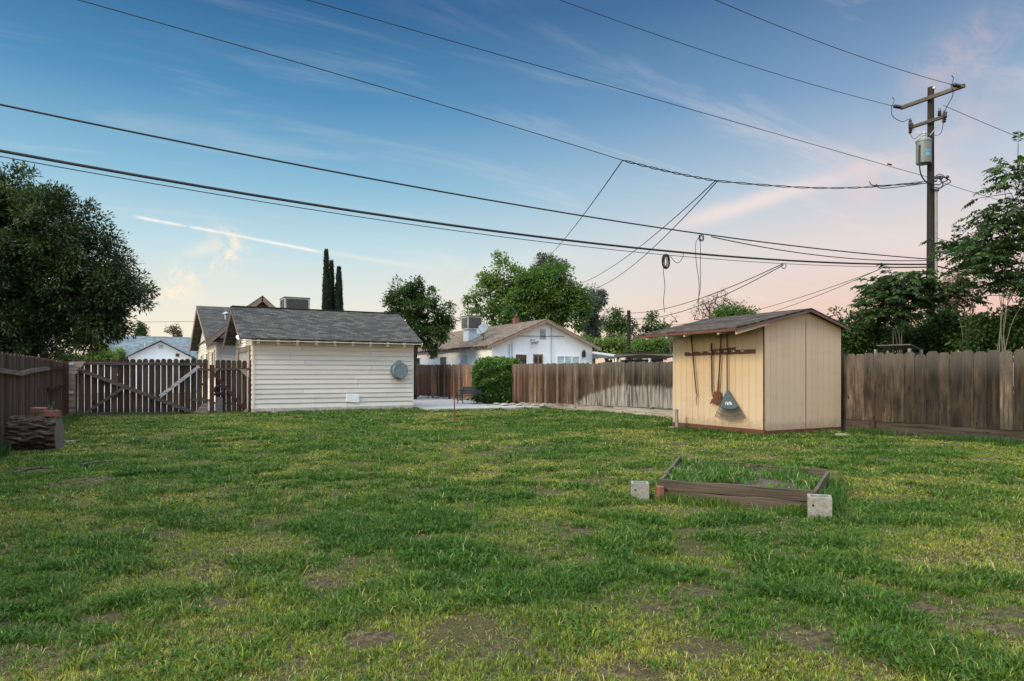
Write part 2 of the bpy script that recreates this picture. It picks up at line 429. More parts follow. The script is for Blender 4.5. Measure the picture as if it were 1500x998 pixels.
def ground_mat():
    m, t = new_mat('lawn_soil')
    n = t.noise(t.pos, 1.4, 6, .65); n2 = t.noise(t.pos, 22, 5, .7); n3 = t.noise(t.pos, 90, 3, .6)
    soil = t.ramp(n2, [(.3, (.026, .019, .011)), (.5, (.075, .054, .033)), (.7, (.21, .155, .09))])
    thatch = t.ramp(n3, [(.35, (.020, .022, .007)), (.55, (.062, .062, .018)), (.75, (.22, .18, .075))])
    c = t.mix(t.step(t.math('ADD', t.math('MULTIPLY', n, .6), t.math('MULTIPLY', n2, .4)), .42, .60), soil, thatch)
    x = t.n('ShaderNodeSeparateXYZ'); t.set(x.inputs[0], t.pos)
    far = t.step(x.outputs[1], 26.6, 27.2)
    c = t.mix(far, c, t.mix(1.0, (.26, .235, .20, 1), t.ramp(n2, [(.3, (.7, .7, .7)), (.7, (1.1, 1.1, 1.1))]), 'MULTIPLY'))
    finish(t, c, .95, n2, .03, spec=.1); return m
M['ground'] = ground_mat()

# ------------------------------------------------------------------ ground
def build_ground():
    near = lambda lo, hi, st: list(np.arange(lo, hi+1e-6, st))
    xs = [-900, -400, -180, -90, -50, -30, -20] + near(-14, 24, .25) + [30, 40, 60, 90, 150, 300, 500, 900]
    ys = [-900, -400, -150, -60, -30, -15, -8, -4] + near(-2, 30, .25) + [34, 40, 50, 65, 90, 150, 300, 500, 900]
    X, Y = np.meshgrid(xs, ys); Z = ground_z(X, Y)
    inn = (X > -14) & (X < 24) & (Y > -2) & (Y < 30); Z = np.where(inn, Z, 0)
    V = np.stack([X, Y, Z], -1).reshape(-1, 3); nx, ny = len(xs), len(ys)
    fs = [(j*nx+i, j*nx+i+1, (j+1)*nx+i+1, (j+1)*nx+i) for j in range(ny-1) for i in range(nx-1)]
    me = bpy.data.meshes.new('ground'); me.from_pydata(V.tolist(), [], fs); me.materials.append(M['ground'])
    me.polygons.foreach_set('use_smooth', [True]*len(fs))
    o = bpy.data.objects.new('ground', me); COL.objects.link(o); o['kind'] = 'structure'
build_ground()

# raised bed corners (world XY)
BED = [gnd(965, 733).xy, gnd(1192, 753).xy, pt(1215, 690, 8.25).xy, pt(993, 671, 9.42).xy]
SHED = (12.0, 14.55, 10.56, 13.5)
PATIO = [(9.75, 24.75), (14.7, 24.0), (14.7, 46), (9.75, 46)]

mb = MB(); mb.prism([(x, y, -.08) for x, y in PATIO], (0, 0, .14)); mb.build('patio', M['concrete'], kind='structure', bevel=.01)
mb = MB(); mb.box(-2.2, 3.3, 27.2, 33.5, -.06, .05); mb.build('driveway', M['concrete'], kind='structure')

# ------------------------------------------------------------------ grass
BARE = []   # bare dirt patches (x,y,rx,ry) measured on the ground
for px, py, rx, ry in [(680, 925, .30, .42), (1180, 935, .34, .38), (745, 662, .55, .5), (465, 855, .22, .26), (620, 720, .4, .35), (1040, 950, .25, .2),
                       (805, 725, .32, .3), (700, 722, .25, .3), (550, 940, .22, .2), (1160, 815, .2, .25), (240, 785, .3, .3), (130, 705, .5, .4), (1010, 780, .25, .3),
                       (880, 705, .4, .35), (160, 905, .2, .2), (60, 690, .5, .4), (960, 890, .2, .22), (390, 770, .25, .3), (860, 780, .25, .25), (310, 885, .18, .2), (1380, 880, .2, .25), (930, 985, .2, .15)]:
    g = gnd(px, py); BARE.append((g.x, g.y, rx*.72, ry*.66))
for _ in range(110):
    yy = math.sqrt(random.random()*(16**2-3**2)+9); kk = random.uniform(-.8, .8); g = _p(kk*yy, yy, 0); r_ = random.uniform(.06, .17)*(1+yy*.03); BARE.append((g.x, g.y, r_*1.3, r_))

def in_quad(x, y, q):
    r = np.ones_like(x, bool)
    for i in range(4):
        ax, ay = q[i]; bx, by = q[(i+1) % 4]
        r &= ((bx-ax)*(y-ay)-(by-ay)*(x-ax)) > 0
    return r

def blades(P, h, w, lean, tint, la=None):
    N = len(P); la = RNG.random(N)*2*np.pi if la is None else la; th = la + np.pi/2 + RNG.normal(0, .7, N)
    ex = np.stack([np.cos(th), np.sin(th), np.zeros(N)], 1)*(w/2)[:, None]
    ld = np.stack([np.cos(la), np.sin(la), np.zeros(N)], 1)*(h*lean)[:, None]
    up = np.zeros((N, 3)); up[:, 2] = h
    V = np.empty((N, 5, 3)); mid = P + up*.58 + ld*.35; tip = P + up*(1-.35*lean[:, None]) + ld
    V[:, 0] = P-ex; V[:, 1] = P+ex; V[:, 2] = mid-ex*.75; V[:, 3] = mid+ex*.75; V[:, 4] = tip
    return V.reshape(-1, 3), tint

def scatter(n, y0, y1, kmax=.88):
    Y = np.sqrt(RNG.random(n)*(y1**2-y0**2)+y0**2); k = (RNG.random(n)*2-1)*kmax
    X = k*Y; return Y*s_+X*c_, Y*c_-X*s_

VV, TT = [], []
# rings by distance: tufts per square metre, blades per tuft, blade height, blade width, tuft spread
for y0, y1, dens, nb, hh, ww, sp in [(2.2, 4.5, 1150, 15, .056, .0036, .028), (4.5, 7, 800, 14, .056, .0044, .032), (7, 12, 470, 11, .058, .0062, .040), (12, 20, 210, 9, .064, .0105, .054), (20, 31, 95, 8, .066, .016, .07)]:
    n = int(dens*.88*(y1**2-y0**2)); x, y = scatter(n, y0, y1)
    cl = fbm(x, y, .42, 2); big = fbm(x, y, 2.6, 6); fine = vnoise(x, y, .10, 3); col = fbm(x, y, 1.5, 12)
    dens_p = np.clip((cl-.22)*3.8, .48, 1)*np.clip(.3+fine*1.3, 0, 1)*np.clip((big-.12)*4.5, .7, 1)
    bare = np.zeros(n)
    for bx, by, rx, ry in BARE:
        dx, dy = x-bx, y-by; fx = dx*s_+dy*c_; rxx = dx*c_-dy*s_
        wob = 1+1.3*(fbm(x, y, .22, 21)-.5)
        bare = np.maximum(bare, 1-np.clip((np.sqrt((rxx/rx)**2+(fx/ry)**2)*wob-.5)/.6, 0, 1))
    dens_p *= (1-.95*bare)
    keep = RNG.random(n) < dens_p
    keep &= (x > -2.2) & (x < 14.6) & (y < 26.4) & ~((x > 9.7) & (y > 24.8-(x-9.75)*.15)) & ~((x > 3.2) & (y > 25.7))
    keep &= ~((x > SHED[0]-.04) & (y > SHED[2]-.04) & (y < SHED[3])) & ~in_quad(x, y, BED)
    x, y, cl, big, col, bare, fine = [q[keep] for q in (x, y, cl, big, col, bare, fine)]; n = len(x)
    lush = np.clip((fbm(x, y, .42, 17)-.45)*6, 0, 1)*np.clip(.45+(fbm(x, y, 3.0, 31)-.3)*2.4, 0, 1)   # tall dark clumps
    dry = np.clip((col-.36)*3.4, 0, 1)*(1-.75*lush)
    tuft_h = hh*(.45+.75*RNG.random(n)**1.3)*(.55+1.15*lush+.5*cl)*(1-.25*dry)*(1-.4*bare)
    r = RNG.random(n)[:, None]**.9
    g1 = np.array([.026, .080, .009]); g2 = np.array([.145, .260, .024]); g3 = np.array([.40, .395, .050]); st = np.array([.52, .42, .19])
    t = g1*(1-r)+g2*r
    t = t*(1-.7*lush[:, None]) + (g1*.85+g2*.30*r)*.7*lush[:, None]
    t = t*(1-.75*dry[:, None]) + g3*(.6+.6*r)*.75*dry[:, None]
    idx = np.repeat(np.arange(n), nb); m = len(idx)
    an = RNG.random(m)*2*np.pi; rr = sp*np.sqrt(RNG.random(m))*(.7+.6*lush[idx])
    bx_, by_ = x[idx]+rr*np.cos(an), y[idx]+rr*np.sin(an)
    h = tuft_h[idx]*(.45+.75*RNG.random(m)); w = ww*(.65+.7*RNG.random(m))*(1+.35*lush[idx])
    lean = .15+.9*rr/sp*RNG.random(m)+.35*RNG.random(m)
    tb = t[idx]*(.50+1.0*RNG.random((m, 1))**1.3)
    isst = RNG.random(m) < (.03+.15*dry+.12*bare)[idx]
    tb[isst] = st*(.5+.6*RNG.random((isst.sum(), 1)))
    V, T = blades(np.stack([bx_, by_, ground_z(bx_, by_)-.004], 1), h, w, lean, tb, an+RNG.normal(0, .6, m))
    VV.append(V); TT.append(T)
    # short fine undergrowth between the tufts
    nu = int(n*nb*.30); ux, uy = scatter(nu, y0, y1); kk = (ux > -2.1) & (ux < 14.5) & (uy < 26.3) & ~((ux > 9.6) & (uy > 24)) & ~((ux > 3.2) & (uy > 25.6)) & ~in_quad(ux, uy, BED) & ~((ux > SHED[0]-.04) & (uy > SHED[2]-.04) & (uy < SHED[3]))
    ub = np.zeros(nu)
    for bx, by, rx, ry in BARE:
        dx, dy = ux-bx, uy-by; ub = np.maximum(ub, 1-np.clip((np.sqrt(((dx*c_-dy*s_)/rx)**2+((dx*s_+dy*c_)/ry)**2)-.5)/.6, 0, 1))
    kk &= RNG.random(nu) > ub*.9
    ux, uy = ux[kk], uy[kk]; nu = len(ux); ur = RNG.random((nu, 1)); ud = np.clip((fbm(ux, uy, 1.5, 12)-.40)*3.4, 0, 1)[:, None]
    ut = (g1*(1-ur)+g2*ur)*(1-ud*.7)+g3*(.6+.6*ur)*ud*.7; us = RNG.random(nu) < .16; ut[us] = st*(.4+.6*RNG.random((us.sum(), 1)))
    V, T = blades(np.stack([ux, uy, ground_z(ux, uy)-.004], 1), hh*(.22+.4*RNG.random(nu)), ww*(.7+.5*RNG.random(nu)), .4+1.2*RNG.random(nu), ut)
    VV.append(V); TT.append(T)
    # broad little weed leaves within the lush clumps
    nw = int(n*1.7); k = RNG.choice(n, nw, p=(lush+.05)/(lush+.05).sum())
    wx, wy = x[k]+RNG.normal(0, sp, nw), y[k]+RNG.normal(0, sp, nw)
    V, T = blades(np.stack([wx, wy, ground_z(wx, wy)+.006+.03*RNG.random(nw)*(.4+lush[k])], 1), .018+.02*RNG.random(nw), ww*(2.2+1.6*RNG.random(nw)), 1+RNG.random(nw)*.8, (g1*.9+g2*.35*RNG.random((nw, 1))))
    VV.append(V); TT.append(T)
    # loose dead stems and clippings lying flat
    nd = int(n*.16); dx_, dy_ = scatter(nd, y0, y1); kk = (dx_ > -2.1) & (dx_ < 14.5) & (dy_ < 25) & ~in_quad(dx_, dy_, BED) & ~((dx_ > SHED[0]-.04) & (dy_ > SHED[2]-.04) & (dy_ < SHED[3])) & ~((dx_ > 9.7) & (dy_ > 24))
    dx_, dy_ = dx_[kk], dy_[kk]; nd = len(dx_)
    V, T = blades(np.stack([dx_, dy_, ground_z(dx_, dy_)+.004+.012*RNG.random(nd)], 1), .010+.008*RNG.random(nd), ww*(.6+.3*RNG.random(nd)), 3+RNG.random(nd)*5, st*(.4+.6*RNG.random((nd, 1))))
    VV.append(V); TT.append(T)
# taller tufts: along the left fence, the log, the bed and the shed
def V2(v): return np.array((v[0], v[1]))
def tuft_line(pts, n, spread, h0, tint):
    pts = np.array(pts); i = RNG.integers(0, len(pts)-1, n); f = RNG.random((n, 1))
    p = pts[i]*(1-f)+pts[i+1]*f + RNG.normal(0, spread, (n, 2))
    k = vnoise(p[:, 0], p[:, 1], .25, 8); ok = RNG.random(n) < np.clip(k*2-.35, .05, 1)
    p = p[ok]; n = len(p)
    V, T = blades(np.column_stack([p, ground_z(p[:, 0], p[:, 1])-.01]), h0*(.4+.8*RNG.random(n)), .006+.006*RNG.random(n), .2+.6*RNG.random(n), np.array(tint)*(.6+.8*RNG.random((n, 1))))
    VV.append(V); TT.append(T)
tuft_line([(-2.1, 15.7), (-2.0, 19.5)], 3800, .16, .34, (.035, .085, .014))
tuft_line([(-2.25, 13.2), (-2.2, 14.5)], 1500, .10, .30, (.028, .07, .012))
tuft_line([gnd(25, 668).xy, gnd(84, 662).xy], 500, .05, .10, (.06, .12, .02))
tuft_line([(-2.0, 19), (-1.9, 26)], 2500, .12, .25, (.055, .11, .024))
tuft_line([(14.5, 4), (14.5, 10.3)], 5000, .12, .20, (.05, .11, .022))
FR0, FR1 = V2(BED[0]), V2(BED[1])
tuft_line([FR0+(.0, -.05), FR1+(-.03, -.05)], 2600, .06, .13, (.10, .17, .025))
for q in (gnd(941, 738), gnd(1208, 766)): tuft_line([(q.x-.13, q.y+.02), (q.x+.13, q.y-.06)], 260, .03, .08, (.09, .16, .025))
tuft_line([BED[3], BED[0]], 700, .07, .14, (.05, .11, .02))
tuft_line([BED[1], BED[2]], 2200, .10, .22, (.06, .13, .02))
tuft_line([BED[3], BED[2]], 2000, .06, .20, (.08, .15, .025))
tuft_line([(11.9, 13.4), (11.9, 10.5), (14.4, 10.45)], 1600, .07, .12, (.06, .12, .024))
tuft_line([(-2, 26.3), (3.3, 26.0)], 2400, .10, .13, (.07, .13, .028))
tuft_line([(3.5, 25.65), (9.5, 25.6)], 2600, .08, .14, (.09, .14, .032))
V = np.concatenate(VV); T = np.concatenate(TT)
gr = np_quads('grass', V, 5, M['grass'], col=T)
tag(gr, 'patchy green and straw coloured lawn grass over the yard', 'grass', kind='stuff')
print('blades', len(T))

# weeds inside the raised bed
def bed_weeds():
    n = 9000; u = RNG.random(n); v = RNG.random(n)
    q = [np.array(p) for p in BED]
    p = (q[0]*(1-u)[:, None]+q[1]*u[:, None])*(1-v)[:, None] + (q[3]*(1-u)[:, None]+q[2]*u[:, None])*v[:, None]
    cen = (q[0]+q[1]+q[2]+q[3])/4; p = cen+(p-cen)*.95
    k = fbm(p[:, 0], p[:, 1], .5, 3); ok = RNG.random(n) < np.clip((k-.38)*7, .02, 1); p = p[ok]; n = len(p); k = k[ok]
    r = RNG.random((n, 1)); t = np.array([.030, .092, .012])*(1-r)+np.array([.11, .21, .03])*r
    s = RNG.random(n) < .07; t[s] = np.array([.33, .27, .13])
    V, T = blades(np.column_stack([p, .125+.03*RNG.random(n)]), (.03+.10*RNG.random(n)**1.5)*(.6+k), .008+.008*RNG.random(n), .4+RNG.random(n), t)
    o = np_quads('bed_weeds', V, 5, M['grass'], col=T, origin=(*cen, .11))
    tag(o, 'low green weeds covering the soil of the raised bed', 'weeds', kind='stuff')
bed_weeds()

# ------------------------------------------------------------------ fences
def board_prof(w, z0, z1, round_top=True):
    if round_top == 'round':
        r = w/2; n = 5
        arc = [(r*math.cos(R(a)), z1-r*.9+r*.9*math.sin(R(a))) for a in np.linspace(0, 180, n+2)]
        return [(-r, z0), (r, z0)] + arc
    k = w*.22
    return [(-w/2, z0), (w/2, z0), (w/2, z1-k), (w/2-k, z1), (-w/2+k, z1), (-w/2, z1-k)]

def board(m, along, x, y, w, th, z0, z1, kind=True, tilt=0, rnd=None):
    pr = board_prof(w, z0, z1, kind); ang = tilt
    ps = []
    for u, z in pr:
        u2 = u + (z-z0)*ang
        ps.append((x+u2, y, z) if along == 'x' else (x, y+u2, z))
    m.prism(ps, (0, th, 0) if along == 'x' else (th, 0, 0), rnd)

fr = thing('wooden_fence', (14.8, 24, 0), 'long weathered brown board fence behind the tan shed, pale stained low down', 'fence')
mb = MB(); y = 1.0
while y < 46.5:
    w = random.uniform(.135, .15) if y > 25 else (random.uniform(.16, .19) if y > 12 else random.uniform(.22, .25))
    zt = float(np.interp(y, [1, 7, 11, 17, 30, 40, 47], [1.84, 1.83, 1.87, 1.80, 1.88, 2.02, 2.03])) + random.uniform(-.022, .022) - (random.random() < .08)*.04
    z0 = float(np.interp(y, [1, 8, 17, 26, 46], [.30, .30, .30, .16, .12])) + random.uniform(-.012, .012)
    rn = random.random()
    if 36.3 < y < 37.2 and random.random() < .8: rn = 1.0
    board(mb, 'y', 14.77+random.uniform(-.012, .012), y+w/2, w, .018, z0, zt, True, random.uniform(-.006, .006), rn)
    y += w+random.choice([.003, .004, .006, .007] if y < 12 else [.003, .004, .006, .010, .015])
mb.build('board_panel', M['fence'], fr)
mb = MB()
mb = MB()
for z in (.5, 1.05, 1.6): mb.box(14.80, 14.84, 1, 46.4, z, z+.09)
mb.build('rail', M['kick'], fr)
mb = MB(); mb.box(14.79, 14.83, 1.0, 9.95, .02, .31, .3); mb.box(14.792, 14.832, 9.96, 16.4, .0, .31, .6); mb.build('kick_board', M['kick'], fr)
mb = MB(); mb.box(14.70, 14.80, 16.4, 19.6, -.02, .24, .8); mb.box(14.71, 14.80, 19.61, 23.6, -.02, .21, .5); mb.box(14.73, 14.80, 23.61, 26, -.02, .17, .2); mb.build('kick_board', M['kick_pale'], fr, label='pale wide kick board')
for yy in list(np.arange(3.1, 46, 2.44)):
    mb = MB(); mb.box(14.843, 14.933, yy-.045, yy+.045, 0, 1.78, .5); mb.build('post', M['kick'], fr)
mb = MB(); mb.box(14.72, 14.765, 9.80, 9.90, -.05, .33, .2); mb.build('post', M['kick'], fr, label='short dark stub post below the boards')
p = at_a(673, 560, 14.72); mb = MB(); mb.box(14.69, 14.765, p.y-.05, p.y+.05, 0, 1.98, .95); mb.build('post', M['rail'], fr, label='grey post standing before the boards')

fl = thing('wooden_fence', (-2.3, 18, 0), 'dark brown board fence with sagging grey rail at the left edge', 'fence')
mb = MB(); y = 4.0
while y < 26.7:
    w = random.uniform(.13, .15)
    zt = float(np.interp(y, [4, 15, 21, 27], [1.75, 1.77, 1.80, 1.80]))+random.uniform(-.02, .02)
    board(mb, 'y', -2.32+random.uniform(-.01, .01), y+w/2, w, .018, .03, zt, True, random.uniform(-.008, .008))
    y += w+random.choice([.004, .008, .012, .02])
mb.build('board_panel', M['fence_dark'], fl)
mb = MB()
ys = np.linspace(4, 22.5, 16); mb2 = []
for i in range(len(ys)-1):
    f = lambda q: float(np.interp(q, [4, 13, 15.5, 17.5, 19.5, 23], [1.42, 1.44, 1.44, 1.38, 1.47, 1.55]))
    mb.bar((-2.27, ys[i]-.01, f(ys[i])), (-2.27, ys[i+1]+.01, f(ys[i+1])), .09, .06, (1, 0, 0), .7)
mb.build('rail', M['rail'], fl, label='sagging pale grey rail')
mb = MB(); mb.bar((-2.27, 22.4, 1.55), (-2.27, 26.4, 1.58), .09, .05, (1, 0, 0), .1); mb.build('rail', M['fence_dark'], fl)
mb = MB(); mb.bar((-2.27, 22.4, .98), (-2.27, 26.4, 1.0), .09, .05, (1, 0, 0), .1); mb.build('rail', M['fence_dark'], fl)
for yy in (6.5, 9, 11.4, 13.9, 16.3, 18.8, 21.2, 23.7):
    mb = MB(); mb.box(-2.43, -2.34, yy-.045, yy+.045, 0, 1.72, .3); mb.build('post', M['fence_dark'], fl)
mb = MB(); mb.box(-2.27, -2.13, 26.42, 26.56, 0, 1.80); mb.build('post', M['redpost'], fl, label='dark red corner post by the gate')

# ---- wide drive gate
GB = 26.5
g = thing('drive_gate', (-.1, GB, 0), 'wide dark picket gate with one long diagonal brace and a pale grey short one', 'gate')
mb = MB(); x = -2.05
while x < 1.93:
    zt = 1.90+.03*(x+2)/4+random.uniform(-.012, .012)
    board(mb, 'x', x+.07, GB+.045, .170+random.uniform(-.006, .006), .018, .03+random.uniform(0, .02), zt, 'round', random.uniform(-.006, .006))
    x += .187
mb.build('board_panel', M['gate'], g)
def gp(px, py, off=0): 
    q = at_b(px, py, GB); q.y = GB+off; return q
def gbar(name, m, p0, p1, w, parent, off=0, th=.035, label=None, rnd=.5):
    mb = MB(); mb.bar(gp(*p0, off), gp(*p1, off), w, th, (0, 1, 0), rnd); return mb.build(name, m, parent, label=label, bevel=.003)
gbar('rail', M['railx'], (112, 532), (297, 534), .10, g, .022)
gbar('rail', M['railx'], (112, 606), (297, 606), .09, g, .022)
gbar('brace', M['railx'], (114, 541), (288, 606), .125, g, -.022, label='long dark grey diagonal brace', rnd=.9)
gbar('brace', M['railx'], (121, 608), (181, 568), .09, g, -.016, label='short brown brace in the lower left', rnd=.95)
gbar('brace', M['brace_pale'], (234, 581), (292, 537), .11, g, -.016, label='pale grey brace in the upper right')
mb = MB(); a = gp(97, 530, -.03); b = gp(125, 530, -.03); c = gp(112, 548, -.03); d = gp(97, 548, -.03); mb.prism([a, b, c, d], (0, .02, 0), .7); mb.build('gusset', M['gusset'], g)
gbar('stile', M['gusset'], (104, 545), (104, 607), .24, g, -.005, .03, label='pale plywood hinge stile', rnd=.2)
gbar('rail', M['gusset'], (97, 611), (118, 608), .10, g, -.04, label='grey scrap block under the hinge side')
mb = MB(); mb.prism([gp(280, 609, -.05), gp(304, 609, -.05), gp(304, 590, -.05), gp(297, 591, -.05)], (0, .02, 0), .6); mb.build('gusset', M['gusset'], g)
for py in (533, 575):
    mb = MB(); mb.bar(gp(95, py, -.045), gp(108, py, -.045), .07, .012, (0, 1, 0)); mb.build('hinge', M['galv'], g)
gbar('latch_bar', M['railx'], (279, 586), (309, 586), .06, g, -.06)
mb = MB(); mb.bar(gp(293, 563, -.04), gp(299, 563, -.04), .07, .05, (0, 1, 0)); mb.build('latch', M['black'], g)
gbar('latch_bar', M['railx'], (289, 541), (309, 542), .07, g, -.06)

# ---- small walk gate
g2 = thing('walk_gate', (2.8, GB-.15, 0), 'narrow picket gate with dark red diagonal brace beside the garage', 'gate')
GB = 26.35
mb = MB(); x = 2.28
while x < 3.28:
    board(mb, 'x', x+.07, GB+.045, .16, .018, .05, 1.90+random.uniform(-.015, .015), 'round', 0); x += .178
mb.build('board_panel', M['gate'], g2)
gbar('rail', M['railx'], (311, 541), (366, 541), .08, g2, .02)
gbar('rail', M['railx'], (311, 605), (366, 605), .08, g2, .02)
gbar('rail', M['redpost'], (312, 578), (331, 577), .08, g2, -.01)
gbar('brace', M['redpost'], (311, 545), (357, 598), .10, g2, -.014, label='dark red diagonal brace')
for q in ([(308, 540), (321, 540), (309, 551)], [(350, 541), (362, 541), (362, 553)], [(308, 596), (318, 608), (308, 609)], [(350, 608), (362, 607), (362, 597)]):
    mb = MB(); mb.prism([gp(*k, -.045) for k in q], (0, .02, 0), .8); mb.build('gusset', M['gusset'], g2)
gbar('patch_board', M['rail'], (321, 582), (321, 605), .22, g2, -.005, .02, rnd=.9)
mb = MB(); cc = gp(321, 571, -.04)
mb.tube([cc+Vector((.14*math.cos(t), 0, .14*math.sin(t))) for t in np.linspace(0, 2*math.pi, 20)], .04, 6, False); mb.build('wreath', M['black'], g2, label='dark round wreath')
q = gp(308, 608, 0); mb = MB(); mb.box(q.x-.02, q.x+.12, GB-.10, GB+.04, 0, 1.72); mb.build('post', M['redpost'], g2)
q = gp(367, 608, 0); mb = MB(); mb.box(q.x-.02, q.x+.07, GB-.12, GB-.03, 0, 1.88); mb.build('post', M['redpost'], g2)
mb = MB(); mb.tube([(q.x-.06, GB-.08, 0), (q.x-.06, GB-.08, 1.3)], .03, 8); mb.build('post', M['black'], g2)

# ------------------------------------------------------------------ lap siding
def lap(m, p0, p1, z0, z1, course, nrm, lim=None, proud=.03):
    """lap boards between plan points p0,p1; lim(z)->(t0,t1) trims a gable"""
    p0, p1, nrm = Vector((*p0, 0)), Vector((*p1, 0)), Vector((*nrm, 0)); z = z0
    while z < z1-.01:
        zt = min(z+course, z1); a0, a1 = lim(z) if lim else (0, 1); b0, b1 = lim(zt) if lim else (0, 1)
        if a1-a0 < .01: break
        cut = a0+(a1-a0)*random.uniform(.15, .85)
        if (p1-p0).length > 4 and lim is None: segs = [(a0, cut-.0006), (cut+.0006, a1)]
        else: segs = [(a0, a1)]
        P = lambda t, zz, o: p0.lerp(p1, t) + nrm*o + Vector((0, 0, zz))
        for s0, s1 in segs:
            e0, e1 = (s0, s1) if lim is None else (b0, b1); dz = random.uniform(-.003, .003)
            vs = [P(s0, z+dz, proud), P(s1, z+dz, proud), P(e1, zt-.008, .006), P(e0, zt-.008, .006), P(s0, z, -.03), P(s1, z, -.03), P(e1, zt-.008, -.03), P(e0, zt-.008, -.03)]
            m.add(vs, [(0, 1, 2, 3), (4, 7, 6, 5), (0, 4, 5, 1), (1, 5, 6, 2), (3, 2, 6, 7), (0, 3, 7, 4)])
        z = zt

def gable_lim(za, zb, half_at=0.5):
    return lambda z: (0, 1) if z <= za else ((z-za)/(zb-za)*half_at, 1-(z-za)/(zb-za)*(1-half_at))

# ------------------------------------------------------------------ garage
x0, x1, y0, y1 = 3.47, 9.46, 25.85, 30.85; yr = (y0+y1)/2; zw = 2.72; zr = 4.03; slope = (zr-2.66)/(yr-(y0-.42))
ga = thing('garage', ((x0+x1)/2, yr, 0), 'cream lap sided garage with grey shingle gable roof', 'garage')
mb = MB(); mb.box(x0-.02, x1+.02, y0-.03, y1+.02, -.1, .16); mb.build('foundation', M['foundation'], ga)
mb = MB(); zrw = lambda y: zr - .10 - slope*abs(y-yr)
lap(mb, (x0, y0), (x1, y0), .16, zrw(y0), .176, (0, -1)); lap(mb, (x1, y1), (x0, y1), .16, zrw(y0), .176, (0, 1))
lap(mb, (x0, y1), (x0, y0), .16, zr-.12, .176, (-1, 0), gable_lim(zrw(y0), zr-.1)); lap(mb, (x1, y0), (x1, y1), .16, zr-.12, .176, (1, 0), gable_lim(zrw(y0), zr-.1))
mb.build('wall', M['siding'], ga)
for xx, yy in ((x0, y0), (x1, y0), (x0, y1)):
    mb = MB(); mb.box(xx-.035, xx+.035, yy-.035, yy+.035, .15, zrw(y0)-.02, .5); mb.build('corner_board', M['siding'], ga)
ro = MB(); ex0, ex1 = x0-.5, x1+.28
for sgn in (-1, 1):
    ye = yr+sgn*(yr-y0+.42); ze = zr-slope*(yr-y0+.42)
    ro.slab((ex0, ye, ze), (ex1, ye, ze), (ex1, yr, zr), (ex0, yr, zr), .05)
ro.build('roof', M['shingle'], ga)
mb = MB()
for k in np.arange(ex0+.05, ex1, .30): mb.box(k, k+.29, yr-.10, yr+.10, zr-.03, zr+.012)
mb.build('ridge_cap', M['shingle'], ga)
ye = y0-.42; ze = zr-slope*(yr-y0+.42)
mb = MB(); mb.bar((ex0, ye+.012, ze-.085), (ex1, ye+.012, ze-.085), .03, .03, (0, 1, 0)); mb.build('fascia', M['cream_trim'], ga)
k = x0+.12
while k < x1:
    mb = MB(); mb.bar((k, ye+.03, ze-.145), (k, y0-.035, ze-.145+slope*.355), .17, .085, (1, 0, 0)); mb.build('rafter_tail', M['cream_trim'], ga); k += .675
for xx in (ex0+.02, ex1-.02):
    for sgn in (-1, 1):
        mb = MB(); mb.bar((xx, yr+sgn*(yr-ye), ze-.13), (xx, yr, zr-.13), .15, .035, (1, 0, 0)); mb.build('barge_board', M['tan_brown' if xx < x0 else 'cream_trim'], ga)
mb = MB(); mb.box(x0-.03, x0+.02, 26.55, 29.75, .05, 2.25); dr = mb.build('garage_door', M['cream_trim'], ga)
for a, b, c, d in ((26.42, 26.57, .05, 2.42), (29.73, 29.88, .05, 2.42), (26.57, 29.73, 2.25, 2.42)):
    mb = MB(); mb.box(x0-.07, x0-.024, a, b, c, d); mb.build('door_frame', M['tan_brown'], ga)
mb = MB(); mb.obox((7.05, y0-.035, .47), (.50, .045, .30), Matrix.Rotation(R(6), 3, 'Y')); mb.build('access_hatch', M['white_trim'], ga, bevel=.01)
q = at_a(349, 494, x0-.22); lam = MB(); lam.lathe([(.02, .0), (.05, .03), (.06, .12), (.04, .15)], (x0-.02, q.y, q.z), 10, Matrix.Rotation(R(-90), 3, 'Y')); lam.build('wall_lamp', M['white_trim'], ga)
em = bpy.data.materials.new('lit_bulb'); em.use_nodes = True; nt = em.node_tree; nt.nodes.clear(); e = nt.nodes.new('ShaderNodeEmission'); e.inputs[0].default_value = (1, .86, .62, 1); e.inputs[1].default_value = 22; oo = nt.nodes.new('ShaderNodeOutputMaterial'); nt.links.new(e.outputs[0], oo.inputs[0])
bm_ = MB(); bm_.lathe([(.005, -.07), (.05, -.05), (.07, 0), (.05, .05), (.005, .07)], (x0-.22, q.y, q.z), 12); bm_.build('bulb', em, ga, smooth=True)

# tub on the garage wall
q = at_b(585, 543, y0-.1)
tb = thing('wash_tub', (q.x, y0-.03, q.z-.34), 'round galvanised wash tub hung on the garage wall', 'tub')
mb = MB(); rot = Matrix.Rotation(R(90), 3, 'X'); c0 = (q.x, y0-.03, q.z)
mb.lathe([(.345, 0), (.35, .012), (.345, .03), (.335, .03), (.305, .25), (.295, .262), (.27, .262), (.265, .250), (.10, .248), (.0, .248)], c0, 28, rot); mb.build('tub_body', M['tub'], tb, smooth=True)
for sx in (0, 1):
    ang = R(90 if sx == 0 else 270)
    mb = MB(); cx, cz = q.x+.345*math.cos(ang), q.z+.345*math.sin(ang)
    mb.tube([(cx-.07, y0-.06, cz-(.02 if sx == 0 else -.02)), (cx-.06, y0-.06, cz+(.045 if sx == 0 else -.045)), (cx+.06, y0-.06, cz+(.045 if sx == 0 else -.045)), (cx+.07, y0-.06, cz-(.02 if sx == 0 else -.02))], .012, 6); mb.build('handle', M['tub'], tb)

